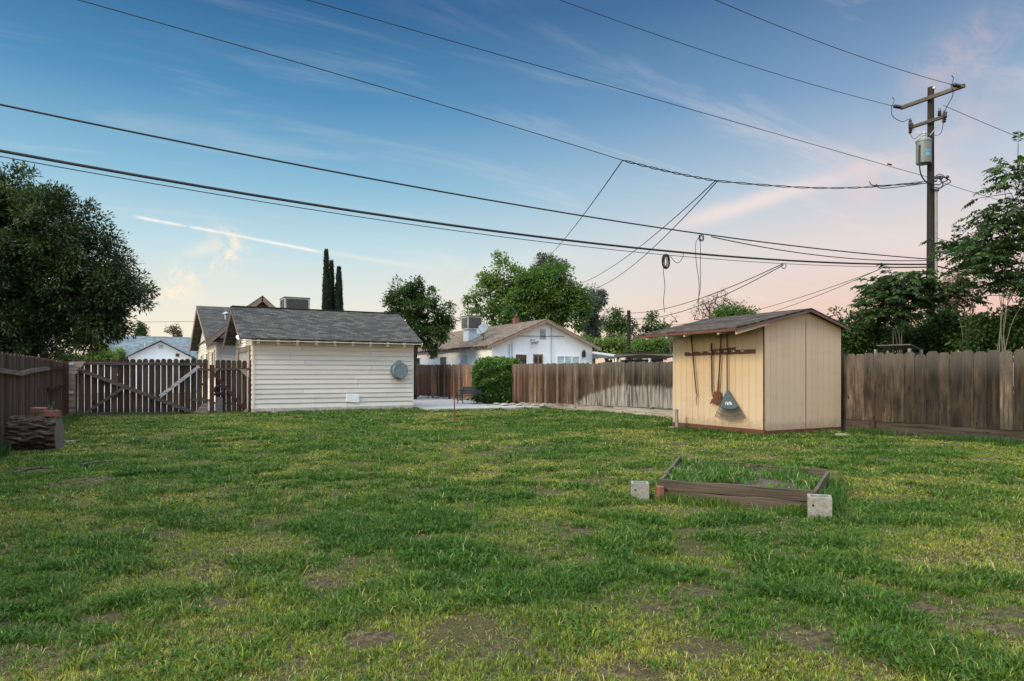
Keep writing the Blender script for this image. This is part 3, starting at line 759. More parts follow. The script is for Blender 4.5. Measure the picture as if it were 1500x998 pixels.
# ------------------------------------------------------------------ main house behind the garage
hx0, hx1, hy0, hy1 = 3.0, 12.0, 34.0, 46.0; hyr = 40.0; hze = 2.9; hzr = 5.06; hs = (hzr-hze)/6.5
ho = thing('house', ((hx0+hx1)/2, hyr, 0), 'cream lap sided house with two gables half hidden behind the garage', 'house')
mb = MB(); hw = hze+.5*hs-.12
lap(mb, (hx0, hy1), (hx0, hy0), .1, hzr-.16, .15, (-1, 0), gable_lim(hw, hzr-.14))
lap(mb, (hx0, hy0), (hx1, hy0), .1, hw, .15, (0, -1)); lap(mb, (hx1, hy0), (hx1, hy1), .1, hzr-.16, .15, (1, 0), gable_lim(hw, hzr-.14)); lap(mb, (hx1, hy1), (hx0, hy1), .1, hw, .15, (0, 1))
gs = (5.07-2.9)/2.4
lap(mb, (2.95, hy0-.02), (6.85, hy0-.02), hw, 4.75, .15, (0, -1), gable_lim(hw, 4.92))
mb.build('wall', M['house_siding'], ho)
mb = MB()
for sgn in (-1, 1): mb.slab((hx0-.5, hyr+sgn*6.5, hze), (hx1+.4, hyr+sgn*6.5, hze), (hx1+.4, hyr, hzr), (hx0-.5, hyr, hzr), .05)
for sgn in (-1, 1): mb.slab((4.9+sgn*2.4, hy0-.5, 2.905), (4.9+sgn*2.4, hyr-.2, 2.905), (4.9, hyr-.2, 5.075), (4.9, hy0-.5, 5.075), .05)
mb.build('roof', M['shingle'], ho)
for sgn in (-1, 1):
    mb = MB(); mb.bar((hx0-.48, hyr+sgn*6.5, hze-.14), (hx0-.48, hyr, hzr-.14), .18, .04, (1, 0, 0)); mb.build('barge_board', M['tan_brown'], ho)
    mb = MB(); mb.bar((4.9+sgn*2.4, hy0-.49, 2.9-.15), (4.9, hy0-.49, 5.07-.15), .17, .04, (0, 1, 0)); mb.build('barge_board', M['tan_brown'], ho)
mb = MB(); mb.prism([(4.9-.9, hy0-.10, 4.0), (4.9+.9, hy0-.10, 4.0), (4.9, hy0-.10, 4.83)], (0, .04, 0)); mb.build('gable_vent', M['brown_trim'], ho)
def window(parent, axis, fixed, u0, u1, z0, z1, sign=-1, glass='glass_dark', frame='white_trim', fw=.07, bars=0):
    """window on plane axis=fixed; the frame is a part, its pane and bars sub-parts"""
    fm = MB(); pm = MB(); o0, o1 = (fixed+sign*.05, fixed+sign*.002); lo, hi = min(o0, o1), max(o0, o1)
    def bx(m, a, b, c, d, l, h):
        if axis == 'x': m.box(l, h, a, b, c, d)
        else: m.box(a, b, l, h, c, d)
    for a, b, c, d in ((u0-fw, u0, z0-fw, z1+fw), (u1, u1+fw, z0-fw, z1+fw), (u0, u1, z0-fw, z0), (u0, u1, z1, z1+fw)): bx(fm, a, b, c, d, lo, hi)
    for i in range(bars):
        m_ = u0+(u1-u0)*(i+1)/(bars+1); bx(fm, m_-.025, m_+.025, z0, z1, lo, hi)
    f = fm.build('window', M[frame], parent)
    p0, p1 = fixed+sign*.022, fixed+sign*.006; bx(pm, u0, u1, z0, z1, min(p0, p1), max(p0, p1))
    pm.build('pane', M[glass], f)
    return f

# windows of the main house (left wall)
for b0, b1 in ((34.9, 36.1), (38.2, 39.4), (42.0, 43.2)):
    window(ho, 'x', hx0-.02, b0, b1, 1.35, 2.45, -1, 'glass_dark', 'cream_trim', .11)
mb = MB(); mb.box(hx0-.05, hx0+.05, hy0-.05, hy0+.05, .1, hw-.05, .5); mb.build('corner_board', M['cream_trim'], ho)
q = at_b(331, 458, 37.4); mb = MB(); mb.tube([(q.x, 37.4, 3.9), (q.x, 37.4, 4.45)], .07, 8); mb.lathe([(.16, 0), (.16, .05), (.03, .13)], (q.x, 37.4, 4.45), 10); mb.build('roof_vent', M['galv'], ho)

def cooler(x, y, z, w, h, label, legs=.25, mat='louvre', top='cooler'):
    t = thing('evaporative_cooler', (x, y, z), label, 'cooler', 'rooftop coolers')
    mb = MB(); mb.box(x-w/2, x+w/2, y-w/2, y+w/2, z+legs, z+legs+h); mb.build('cabinet', M[top], t)
    for sx, sy in ((-1, 0), (0, -1), (1, 0), (0, 1)):
        mb = MB(); n = 9
        for i in range(n):
            zz = z+legs+.10+(h-.2)*i/(n-1)
            if sx: mb.obox((x+sx*(w/2+.008), y, zz), (.02, w*.86, .055), Matrix.Rotation(R(25*sx), 3, 'Y'))
            else: mb.obox((x, y+sy*(w/2+.008), zz), (w*.86, .02, .055), Matrix.Rotation(R(-25*sy), 3, 'X'))
        mb.build('louvre_panel', M[mat], t)
    mb = MB(); mb.box(x-w/2-.03, x+w/2+.03, y-w/2-.03, y+w/2+.03, z+legs+h, z+legs+h+.05); mb.build('lid', M[mat], t)
    mb = MB(); mb.box(x-w*.4, x+w*.4, y-w*.4, y+w*.4, z-.2, z+legs-.002); mb.build('duct_base', M['tin'], t)
    return t
q = pt(432, 455, 42.0); cooler(q.x, q.y, q.z-.3, 1.5, .74, 'boxy rooftop cooler with dark slats above the garage ridge', .25)

# ------------------------------------------------------------------ white neighbour house
nx0, nx1, ny0, ny1 = 16.5, 23.05, 32.8, 52.0; nxr = (nx0+nx1)/2; nzr = 4.50; nze = 2.95; ns = (nzr-nze)/(nxr-nx0+.4)
nh = thing('house', (nxr, 42, 0), 'low white house with brown shingle roof behind the back fence', 'house')
ntop = lambda x: nzr-.10-ns*abs(x-nxr)
mb = MB(); mb.prism([(nx0, ny0, 0), (nx1, ny0, 0), (nx1, ny0, ntop(nx1)), (nxr, ny0, ntop(nxr)), (nx0, ny0, ntop(nx0))], (0, ny1-ny0, 0)); mb.build('wall', M['white_wall'], nh)
mb = MB()
for sg in (-1, 1): mb.slab((nxr+sg*(nxr-nx0+.4), ny0-.35, nze), (nxr+sg*(nxr-nx0+.4), ny1+.3, nze), (nxr, ny1+.3, nzr), (nxr, ny0-.35, nzr), .05)
mb.build('roof', M['shingle_brown'], nh)
for sg in (-1, 1):
    mb = MB(); mb.bar((nxr+sg*(nxr-nx0+.4), ny0-.33, nze-.13), (nxr, ny0-.33, nzr-.13), .15, .04, (0, 1, 0)); mb.build('barge_board', M['tan_brown'], nh)
k = ny0+.1
while k < ny1-2:
    mb = MB(); mb.bar((nx0-.37, k, nze-.10), (nx0-.005, k, nze-.10+ns*.365), .09, .06, (0, 1, 0)); mb.build('rafter_tail', M['tan_brown'], nh); k += .75
def span_b(pxa, pxb, pya, pyb, b): 
    p, q = at_b(pxa, pya, b), at_b(pxb, pyb, b); return p.x, q.x, q.z, p.z
for pa, pb, ya, yb, gl, bars in ((755, 771, 519.5, 545, 'glass_dark', 0), (782, 793.5, 520.5, 545, 'glass_dark', 1), (816, 848, 522.5, 545, 'curtain', 2)):
    u0, u1, z0, z1 = span_b(pa, pb, ya, yb, ny0); window(nh, 'y', ny0, u0, u1, z0, z1, -1, gl, 'tan_brown' if pa == 782 else 'white_trim', .06, bars)
for pa, pb, yt in ((645.5, 654.5, 523.5), (675.5, 686, 521.5), (610.5, 616, 525)):
    p, q = at_a(pa, yt, nx0), at_a(pb, yt, nx0); window(nh, 'x', nx0, q.y, p.y, 1.3, p.z, -1, 'glass_dark' if pa < 670 else 'curtain', 'white_trim', .06)
p = at_b(795, 490, ny0); mb = MB()
for i in range(7): mb.obox((p.x, ny0-.02, p.z-.24+i*.08), (.36, .03, .06), Matrix.Rotation(R(25), 3, 'X'))
mb.build('gable_vent', M['cooler'], nh)
p = at_b(781, 501, ny0); mb = MB(); mb.lathe([(.03, 0), (.10, .02), (.13, .10), (.09, .14)], (p.x-.12, ny0-.10, p.z), 10, Matrix.Rotation(R(120), 3, 'X')); mb.lathe([(.03, 0), (.10, .02), (.13, .10), (.09, .14)], (p.x+.12, ny0-.10, p.z+.02), 10, Matrix.Rotation(R(110), 3, 'X')); mb.box(p.x-.18, p.x+.18, ny0-.10, ny0, p.z+.08, p.z+.16); mb.build('flood_light', M['galv'], nh)
p = at_b(854, 519, ny0); mb = MB(); mb.box(p.x-.09, p.x+.09, ny0-.14, ny0, p.z-.18, p.z+.12); mb.lathe([(.11, 0), (.04, .12)], (p.x, ny0-.09, p.z+.12), 8); mb.build('wall_lantern', M['black'], nh)
p = at_b(807, 500, ny0); mb = MB(); mb.tube([(p.x, ny0-.05, .5), (p.x, ny0-.05, 4.05)], .03, 6); mb.build('conduit', M['galv'], nh)
for px, zz in ((745.5, 3.05), (749.5, 3.2)):
    p = at_b(px, 520, ny0); mb = MB(); mb.tube([(p.x, ny0-.05, .5), (p.x, ny0-.05, zz)], .025, 6); mb.build('conduit', M['galv'], nh)
p0, p1 = at_b(757, 492.5, ny0), at_b(826, 493, ny0); mb = MB(); mb.tube([(p0.x, ny0-.06, p0.z), (p1.x, ny0-.06, p1.z)], .016, 5); mb.build('cable', M['wire'], nh)
p = pt(772, 472, 41.5); mb = MB(); mb.box(nxr-.15, nxr+.15, p.y-.15, p.y+.15, 4.2, 4.78); ch = mb.build('chimney', M['brick'], nh)
mb = MB(); mb.lathe([(.11, 0), (.11, .12), (.17, .14), (.04, .2)], (nxr, p.y, 4.78), 10); mb.build('chimney_cap', M['redbrown'], ch)
for px, py, yy in ((748, 488, 36.2), (732, 495, 37)):
    p = at_b(px, py, yy); mb = MB(); mb.tube([(p.x, yy, p.z-.5), (p.x, yy, p.z+.35)], .035, 6); mb.lathe([(.09, 0), (.09, .06), (.02, .1)], (p.x, yy, p.z+.35), 8); mb.build('vent_pipe', M['tan_brown'], nh)
q = at_a(691, 494, 17.6); cooler(17.6, q.y, 3.50, .95, .78, 'grey two tier cooler on the brown roof beside the dish', .62)
ds = at_a(699, 494, 17.2)
dt = thing('satellite_dish', (17.15, ds.y-.9, 3.42), 'pale satellite dish on the brown roof edge before the cooler', 'dish')
dp = Vector((17.15, ds.y-.9, 3.42))
mb = MB(); rot = Vector((-.75, -.35, .55)).to_track_quat('Z', 'Y').to_matrix(); mb.lathe([(0.01, 0), (.22, .03), (.38, .10), (.385, .105), (.22, .045), (.01, .015)], dp+Vector((.0, 0, .55)), 24, rot); mb.build('reflector', M['louvre_grey'], dt, smooth=True)
mb = MB(); mb.tube([dp, dp+Vector((0, 0, .3)), dp+Vector((.0, 0, .55))], .03, 7); mb.build('mast', M['black'], dt)
mb = MB(); mb.tube([dp+Vector((-.05, 0, .30)), dp+Vector((-.42, -.18, .62))], .015, 5); mb.obox(dp+Vector((-.43, -.18, .64)), (.08, .06, .06)); mb.build('feed_arm', M['black'], dt)

# porch roof on the neighbour's right and the dark carport beyond
aw = thing('patio_cover', (24.4, 33.5, 0), 'pale metal patio cover at the right end of the white house', 'patio cover')
p0, p1 = pt(869, 515, 39.5), pt(906, 520, 37.6)
mb = MB(); mb.prism([(p0.x, p0.y, p0.z), (p1.x, p1.y, p1.z), (p1.x, p1.y, p1.z-.12), (p0.x, p0.y, p0.z-.12)], (.9, 4.5, 0)); mb.build('roof', M['tin'], aw)
for q in (pt(903, 522, 37.8), pt(899, 523, 38.6)):
    mb = MB(); mb.box(q.x-.05, q.x+.05, q.y-.05, q.y+.05, 0, q.z); mb.build('post', M['white_trim'], aw)
cp = thing('carport', (23.0, 26.8, 0), 'low flat dark roofed carport behind the fence left of the tan shed', 'carport')
p0, p1, p2 = pt(905, 520.5, 36.5), pt(940, 517.5, 34.5), pt(1000, 520, 32.0)
mb = MB()
mb.prism([p0+Vector((0, 0, .05)), p1+Vector((0, 0, .05)), p2+Vector((0, 0, .05)), p2-Vector((0, 0, .08)), p1-Vector((0, 0, .08)), p0-Vector((0, 0, .08))], (2.6, 4.8, 0)); mb.build('roof', M['louvre'], cp)
mb = MB(); a, b = p0+Vector((1.6, 3.2, 0)), p2+Vector((1.6, 3.2, 0)); mb.prism([(a.x, a.y, 0), (b.x, b.y, 0), (b.x, b.y, 2.22), (a.x, a.y, 2.22)], (.05, .1, 0)); mb.build('back_wall', M['black'], cp)
for q in (pt(952, 530, 34.0), pt(985, 530, 32.5), pt(908, 530, 36.3)):
    mb = MB(); mb.box(q.x-.05, q.x+.05, q.y-.05, q.y+.05, 0, 2.2); mb.build('post', M['tin'], cp)

# ------------------------------------------------------------------ far house past the gate
fh = thing('house', (1.2, 62, 0), 'distant white gabled house with blue grey roof beyond the drive gate', 'house')
mb = MB(); mb.prism([(-1.0, 59.6, 0), (3.4, 59.6, 0), (3.4, 59.6, 2.75), (1.2, 59.6, 3.95), (-1.0, 59.6, 2.75)], (0, 4, 0)); mb.box(-3.2, 8, 62.6, 69, 0, 2.6); mb.build('wall', M['white_wall'], fh)
mb = MB()
for sg in (-1, 1): mb.slab((1.2+sg*2.6, 59.3, 2.66), (1.2+sg*2.6, 64.6, 2.66), (1.2, 64.6, 4.08), (1.2, 59.3, 4.08), .06)
for sg in (-1, 1): mb.slab((-3.5, 65.4+sg*3.2, 2.6), (8.4, 65.4+sg*3.2, 2.6), (8.4, 65.4, 4.66), (-3.5, 65.4, 4.66), .06)
mb.build('roof', M['shingle_blue'], fh)
mb = MB(); mb.obox((5.0, 63.35, 3.55), (2.0, 1.1, .06), Matrix.Rotation(R(33), 3, 'X')); mb.build('solar_panel', M['solar'], fh)
mb = MB(); mb.box(1.05, 1.35, 59.55, 59.62, 3.45, 3.72); mb.build('gable_vent', M['cooler'], fh)
mb = MB(); mb.box(2.25, 2.5, 59.55, 59.62, 2.82, 3.06); mb.build('gable_vent', M['redbrown'], fh)
q = at_b(213, 502, 63.6); mb = MB(); mb.tube([(q.x, 63.6, 3.3), (q.x, 63.6, 4.05)], .06, 6); mb.build('vent_pipe', M['galv'], fh)

# ------------------------------------------------------------------ shed
sx0, sx1, sy0, sy1 = 12.0, 14.6, 10.56, 13.5; sxr = 13.36; szr = 2.88; szs = .215
sh = thing('garden_shed', ((sx0+sx1)/2, (sy0+sy1)/2, 0), 'tan panelled garden shed with wide overhanging roof', 'shed')
stop = lambda x: szr-.055-(szs*(sxr-x) if x < sxr else .285*(x-sxr))
mb = MB()
mb.prism([(sx0+.02, sy0+.02, .1), (sx1-.02, sy0+.02, .1), (sx1-.02, sy0+.02, stop(sx1)-.01), (sxr, sy0+.02, stop(sxr)-.01), (sx0+.02, sy0+.02, stop(sx0)-.01)], (0, sy1-sy0-.04, 0), .5)
def grooves(u0, u1):
    r = []; u = u0
    while u < u1-.02: r.append((u, min(u+.2, u1))); u += .2
    return r
gp_ = .007
for a, b in grooves(sx0, 13.36)+grooves(13.36, sx1):
    a2 = a+gp_; fl = [(a2, stop(a2)), (b, stop(b))]
    mb.prism([(a2, sy0, .13), (b, sy0, .13), (b, sy0, stop(b)), (a2, sy0, stop(a2))], (0, .019, 0), random.uniform(.3, .7))
    mb.prism([(a2, sy1-.019, .13), (b, sy1-.019, .13), (b, sy1-.019, stop(b)), (a2, sy1-.019, stop(a2))], (0, .019, 0), random.uniform(.3, .7))
for a, b in grooves(sy0+.02, sy1-.02):
    mb.box(sx0, sx0+.019, a+gp_, b, .15, stop(sx0)-.01, random.uniform(.3, .7)); mb.box(sx1-.019, sx1, a+gp_, b, .13, stop(sx1)-.01, random.uniform(.3, .7))
mb.build('siding', M['shed'], sh)
mb = MB(); mb.box(13.352, 13.372, sy0-.003, sy0+.01, .14, 2.6); mb.build('panel_joint', M['redbrown'], sh)
mb = MB(); mb.box(sx0-.008, sx0-.001, sy0+.002, sy0+.022, .14, 2.5, .2); mb.box(sx0-.008, sx0+.008, sy0-.010, sy0-.001, .14, 2.52, .2); mb.build('corner_trim', M['redbrown'], sh)
mb = MB(); mb.box(sx0-.015, sx0+.06, sy0-.01, sy1, .0, .145, .3); mb.box(sx0+.062, sx1, sy0-.012, sy0+.05, .02, .125, .6); mb.build('base_trim', M['redbrown'], sh)
mb = MB(); ry0, ry1 = sy0-.16, sy1+.12; ex = 10.98; exr = sx1+.14
mb.slab((ex, ry0, szr-szs*(sxr-ex)), (ex, ry1, szr-szs*(sxr-ex)), (sxr, ry1, szr), (sxr, ry0, szr), .03)
mb.slab((exr, ry1, szr-.285*(exr-sxr)), (exr, ry0, szr-.285*(exr-sxr)), (sxr, ry0, szr), (sxr, ry1, szr), .03)
mb.build('roof', M['shingle_dark'], sh)
mb = MB(); ez = szr-szs*(sxr-ex)
mb.bar((ex+.012, ry0, ez-.055), (ex+.012, ry1, ez-.055), .05, .03, (1, 0, 0)); mb.build('fascia', M['redbrown'], sh)
mb = MB(); mb.bar((ex, ry0+.015, ez-.06), (sxr, ry0+.015, szr-.06), .05, .025, (0, 1, 0)); mb.bar((exr, ry0+.015, szr-.285*(exr-sxr)-.06), (sxr, ry0+.015, szr-.06), .05, .025, (0, 1, 0)); mb.build('rake_board', M['brown_trim'], sh)
mb = MB(); mb.bar((ex+.05, ry0+.05, ez-.115), (sx0-.02, ry0+.05, stop(sx0)-.045), .075, .035, (0, 1, 0)); mb.build('rake_board', M['shed'], sh, label='tan board under the roof edge')
for yy in (10.95, 12.0, 12.62, 13.35):
    mb = MB(); mb.bar((ex+.03, yy, ez-.085), (sx0, yy, stop(sx0)-.03), .09, .045, (0, 1, 0)); mb.build('rafter_tail', M['cream_trim'], sh)
mb = MB(); p0, p1 = at_a(1002.5, 519, sx0-.03), at_a(1105.5, 514.7, sx0-.03); mb.bar((sx0-.015, p0.y, p0.z), (sx0-.015, p1.y, p1.z), .095, .022, (1, 0, 0), .5)
p2, p3 = at_a(1040, 515, sx0-.03), at_a(1077, 511.8, sx0-.03); mb.bar((sx0-.038, p2.y, p2.z+.01), (sx0-.038, p3.y, p3.z+.02), .05, .02, (1, 0, 0), .9)
rk = mb.build('tool_rack', M['redbrown'], sh)
for px in (1014, 1029, 1042, 1054, 1065, 1076, 1089):
    p = at_a(px, 516.5-(px-1014)*.03, sx0-.05)
    for dy in (-.022, .022):
        mb = MB(); mb.tube([(sx0-.03, p.y, p.z), (sx0-.06, p.y+dy*.5, p.z-.01), (sx0-.10, p.y+dy, p.z-.005), (sx0-.11, p.y+dy*1.3, p.z+.02)], .007, 6); mb.build('hook', M['white_trim'], rk)

def tp(px, py, off=.075): return at_a(px, py, sx0-off)
# hanging tools
t = thing('weeder', tp(1021, 594), 'thin long handled weeder, leftmost tool on the shed rack', 'garden tool', 'tools hanging on the shed')
mb = MB(); mb.tube([tp(1012, 487), tp(1020, 576)], [.017, .014], 8, rnd=.2); mb.build('handle', M['handle'], t)
mb = MB(); mb.tube([tp(1020, 574), tp(1021.2, 579), tp(1019.8, 583), tp(1021, 594)], [.012, .014, .010, .006], 6); mb.build('blade', M['rust'], t)
t = thing('garden_hoe', tp(1041, 591), 'short hoe with curved neck hanging left of the rusty shovel', 'garden tool', 'tools hanging on the shed')
mb = MB(); mb.tube([tp(1042.2, 503), tp(1043, 574)], [.02, .02], 8, rnd=.9); mb.build('handle', M['handle'], t)
mb = MB(); mb.tube([tp(1043, 573), tp(1043.3, 578), tp(1044.8, 581.5), tp(1046, 583)], .014, 6)
a, b, c, d = tp(1040.3, 592), tp(1046.5, 590), tp(1047, 582), tp(1043, 585); mb.prism([a, b, c, d], (-.012, 0, 0)); mb.build('blade', M['rust'], t)
t = thing('shovel', tp(1050, 592), 'rusty square bladed shovel hanging blade down beside the leaf rake', 'garden tool', 'tools hanging on the shed')
mb = MB(); mb.tube([tp(1056.6, 489), tp(1052.5, 562)], [.017, .019], 8, rnd=.5); mb.build('handle', M['handle'], t)
mb = MB(); mb.tube([tp(1052.8, 557), tp(1051.6, 575)], [.022, .026], 8)
pl = [tp(1045.5, 574), tp(1056, 573.5), tp(1056.6, 588), tp(1055, 592), tp(1046, 592.3), tp(1045, 589)]
mb.prism(pl, (-.014, 0, 0)); mb.prism([tp(1049, 573, .10), tp(1053, 573, .10), tp(1052, 588, .10), tp(1050, 588, .10)], (.012, 0, 0)); mb.build('blade', M['rust'], t)
t = thing('leaf_rake', tp(1068, 617), 'wide blue grey fan shaped leaf rake hanging on the shed', 'garden tool', 'tools hanging on the shed')
mb = MB(); mb.tube([tp(1065, 488), tp(1065.2, 576)], .014, 8, rnd=.1); mb.build('handle', M['black'], t)
ap = tp(1065.2, 570, .085); LFT, RGT = tp(1047.5, 610.5, .11), tp(1092.5, 612.5, .11); BOT = tp(1072, 618, .12)
def rk_pt(u, f, bulge=0):
    # u 0..1 along the bottom arc, f 0..1 from the apex
    e = LFT*(1-u)**2 + (BOT*2-(LFT+RGT)/2)*2*u*(1-u) + RGT*u**2
    return ap + (e-ap)*f + Vector((-bulge, 0, 0))
n = 14; top = []; fl = []
for i in range(n+1):
    for f in (.0, .3, .62): top.append(rk_pt(i/n, max(f, .03), .012*math.sin(f*3)))
for i in range(n):
    for j in range(2): a = i*3+j; fl.append((a, a+3, a+4, a+1))
mb = MB(); off = len(top); back = [p+Vector((.012, 0, 0)) for p in top]
mb.add(top+back, fl+[tuple(off+k for k in f[::-1]) for f in fl], .5); mb.build('rake_head', M['rakeblue'], t, smooth='all')
mb = MB()
for i in range(25): mb.bar(rk_pt(i/24, .60), rk_pt(i/24, 1), .012, .006, (1, 0, 0))
for f in (.72, .84): mb.tube([rk_pt(i/12, f, .008) for i in range(13)], .006, 5)
mb.tube([rk_pt(i/12, .62, .012) for i in range(13)], .012, 6)
mb.build('tines', M['tine'], t)
mb = MB()   # the white mark on the head: two rounded letter strokes
mk = lambda u, f: rk_pt(u, f, .030)
for pts in ([(.30, .50), (.34, .40), (.40, .40), (.44, .50)], [(.44, .50), (.46, .42), (.50, .47)], [(.54, .50), (.58, .39), (.64, .41), (.66, .50)], [(.66, .50), (.70, .40), (.74, .50)]):
    mb.tube([mk(*p) for p in pts], .008, 5)
mb.build('lettering', M['white_mark'], t)

# bits round the shed base
def block_stone(name, p, sz, m, label, cat, rz=0, group=None):
    mb = MB(); mb.obox((p.x, p.y, sz[2]/2-.02), sz, Matrix.Rotation(R(rz), 3, 'Z')); return mb.build(name, m, label=label, cat=cat, group=group, bevel=.012)
block_stone('concrete_block', gnd(1234, 641), (.20, .24, .10), M['block'], 'small grey concrete block under the right corner of the shed', 'block', 8)
block_stone('paving_slab', gnd(1122, 645), (.32, .20, .055), M['block'], 'flat grey slab at the foot of the near shed corner', 'slab', 20)
block_stone('concrete_block', gnd(984, 629.5), (.24, .22, .09), M['block'], 'broken grey block at the far left foot of the shed', 'block', 30)
p = gnd(992, 630); mb = MB(); mb.tube([(p.x, p.y, -.05), (p.x-.01, p.y+.02, .47)], [.045, .04], 10); mb.lathe([(.052, 0), (.052, .05), (.02, .07)], (p.x-.01, p.y+.02, .45), 10)
tag(mb.build('standpipe', M['conduit'], label='short grey upright pipe at the left shed corner', cat='pipe'))

# ------------------------------------------------------------------ raised bed
bd = thing('raised_bed', (*((BED[0]+BED[1]+BED[2]+BED[3])/4), 0), 'weathered grey plank raised bed overgrown with weeds', 'raised bed')
def plank(p0, p1, z0, z1, th=.04, side=1, rnd=None, name='plank', label=None):
    p0, p1 = Vector((*p0, 0)), Vector((*p1, 0)); d = (p1-p0).normalized(); nn = Vector((-d.y, d.x, 0))*th*side
    n = 14; mb = MB(); vs = []
    ph = random.random()*6
    for i in range(n+1):
        q = p0.lerp(p1, i/n); w = .006*math.sin(i*.9+ph)+random.uniform(-.003, .003)
        vs += [q+Vector((0, 0, z0)), q+Vector((0, 0, z1+w)), q+nn+Vector((0, 0, z1+w+random.uniform(-.002, .002))), q+nn+Vector((0, 0, z0))]
    fs = [(0, 1, 2, 3), (n*4+3, n*4+2, n*4+1, n*4)]
    for i in range(n):
        for k in range(4): a = i*4+k; b = i*4+(k+1) % 4; fs.append((a, a+4, b+4, b))
    # local frame with X along the plank, so the grain follows it
    o = bpy.data.objects.new(name, bpy.data.meshes.new(name)); ang = math.atan2(d.y, d.x)
    mt = Matrix.Rotation(-ang, 4, 'Z'); V = [mt @ (v-p0) for v in vs]
    o.data.from_pydata([tuple(v) for v in V], [], fs)
    at = o.data.attributes.new('rnd', 'FLOAT', 'FACE'); at.data.foreach_set('value', [rnd if rnd is not None else random.random()]*len(fs))
    o.data.materials.append(M['bed']); COL.objects.link(o); o.parent = bd; o.location = p0-bd.location; o.rotation_euler = (0, 0, ang)
    b = o.modifiers.new('bevel', 'BEVEL'); b.width = .005; b.segments = 2; b.limit_method = 'ANGLE'
    tag(o, label); return o
B = [Vector((*p, 0)) for p in BED]
plank(B[0].xy, B[1].xy, .115, .225, rnd=.35, label='grey upper front plank'); plank((B[0]+Vector((.02, -.006, 0))).xy, (B[1]+Vector((-.03, -.004, 0))).xy, -.06, .112, rnd=.42, label='brown lower front plank')
plank(B[0].xy, B[3].xy, .0, .225, .04, -1, .55); plank(B[1].xy, B[2].xy, -.05, .19, .035, 1, .6); plank(B[3].xy, B[2].xy, -.02, .205, .035, -1, .3)
mb = MB(); mb.tube([(B[0].x+.02, B[0].y-.012, -.05), (B[0].x+.02, B[0].y-.012, .2)], .02, 4)
mb = MB(); cen = (B[0]+B[1]+B[2]+B[3])/4
n = 22; vs = []; fs = []
for j in range(n+1):
    for i in range(n+1):
        q = (B[0].lerp(B[1], i/n)).lerp(B[3].lerp(B[2], i/n), j/n); q = cen+(q-cen)*.985
        vs.append((q.x, q.y, .10+.05*(float(fbm(q.x, q.y, .4, 5))-.3)))
for j in range(n):
    for i in range(n): a = j*(n+1)+i; fs.append((a, a+1, a+n+2, a+n+1))
mb.add(vs, fs, .5); mb.build('soil', M['soil'], bd, smooth='all')

def cinder(p, rz, label, sx=.20, sy=.20, sz=.20):
    mb = MB(); t = .03
    A = Matrix.Rotation(R(rz), 3, 'Z'); c = Vector((p.x, p.y, 0))
    def lb(x0, x1, y0, y1, z0, z1): 
        mb.obox(c + A @ Vector(((x0+x1)/2, (y0+y1)/2, (z0+z1)/2)), (x1-x0, y1-y0, z1-z0), A, .5)
    h = sx/2; k = sy/2
    lb(-h, h, -k, -k+t, -.02, sz); lb(-h, h, k-t, k, -.02, sz); lb(-h, -h+t, -k+t+.0005, k-t-.0005, -.02, sz-.001); lb(h-t, h, -k+t+.0005, k-t-.0005, -.02, sz-.001)
    lb(-h+t+.0005, h-t-.0005, -k+t+.0005, k-t-.0005, -.02, sz-.11)
    mb.lathe([(.012, 0), (.012, .004)], c + A @ Vector((-h*.55, -k-.0035, sz*.62)), 8, A @ Matrix.Rotation(R(-90), 3, 'X'), mi=1)
    for _ in range(5):
        q = A @ Vector((random.uniform(-h, h), -k-.001, random.uniform(.03, sz)))
    o = mb.build('cinder_block', [M['block'], M['black']], label=label, cat='block', group='cinder blocks by the raised bed', bevel=.004)
    return o
cinder(gnd(941, 733.5)+Vector((.03, .08, 0)), -36, 'hollow grey cinder block at the left front corner of the raised bed', .19, .19, .185)
cinder(gnd(1208, 760)+Vector((.03, .08, 0)), -50, 'hollow grey cinder block at the right front corner of the raised bed', .21, .20, .20)
p = gnd(964, 733); mb = MB(); mb.obox((p.x-.0, p.y-.03, .075), (.075, .10, .17), Matrix.Rotation(R(-25), 3, 'Z')); mb.build('brick', M['brick'], label='red brick standing on end at the raised bed corner', cat='brick', bevel=.008)

# ------------------------------------------------------------------ log and bricks
ra, rb = pt(16, 640, 12.3), pt(87, 636, 12.55); ra.z = rb.z = .27
lg = thing('log', ((ra+rb)/2).xy.to_3d(), 'thick bark covered log lying by the left fence', 'log')
d = (rb-ra).normalized(); nseg, nr = 24, 120; vs = []; e1 = Vector((0, 0, 1)); e2 = d.cross(e1).normalized()
for i in range(nseg+1):
    for k in range(nr):
        th = 2*math.pi*k/nr; q = ra.lerp(rb, i/nseg)
        rr = .31*(1+.05*math.sin(th*3+1)+.035*math.sin(th*7+i*.15)+.03*float(fbm(th*3, i*.25, 1, 2)))+.022*(vnoise(th*9, i*.18, 1, 4)-.5) + .016*math.sin(th*19+2*math.sin(i*.5)) + .012*math.sin(th*31+1.5*math.sin(i*.8+1))
        vs.append(q + (e1*math.cos(th)+e2*math.sin(th))*float(rr))
fs = []
for i in range(nseg):
    for k in range(nr): a = i*nr+k; b = i*nr+(k+1) % nr; fs.append((a, b, b+nr, a+nr))
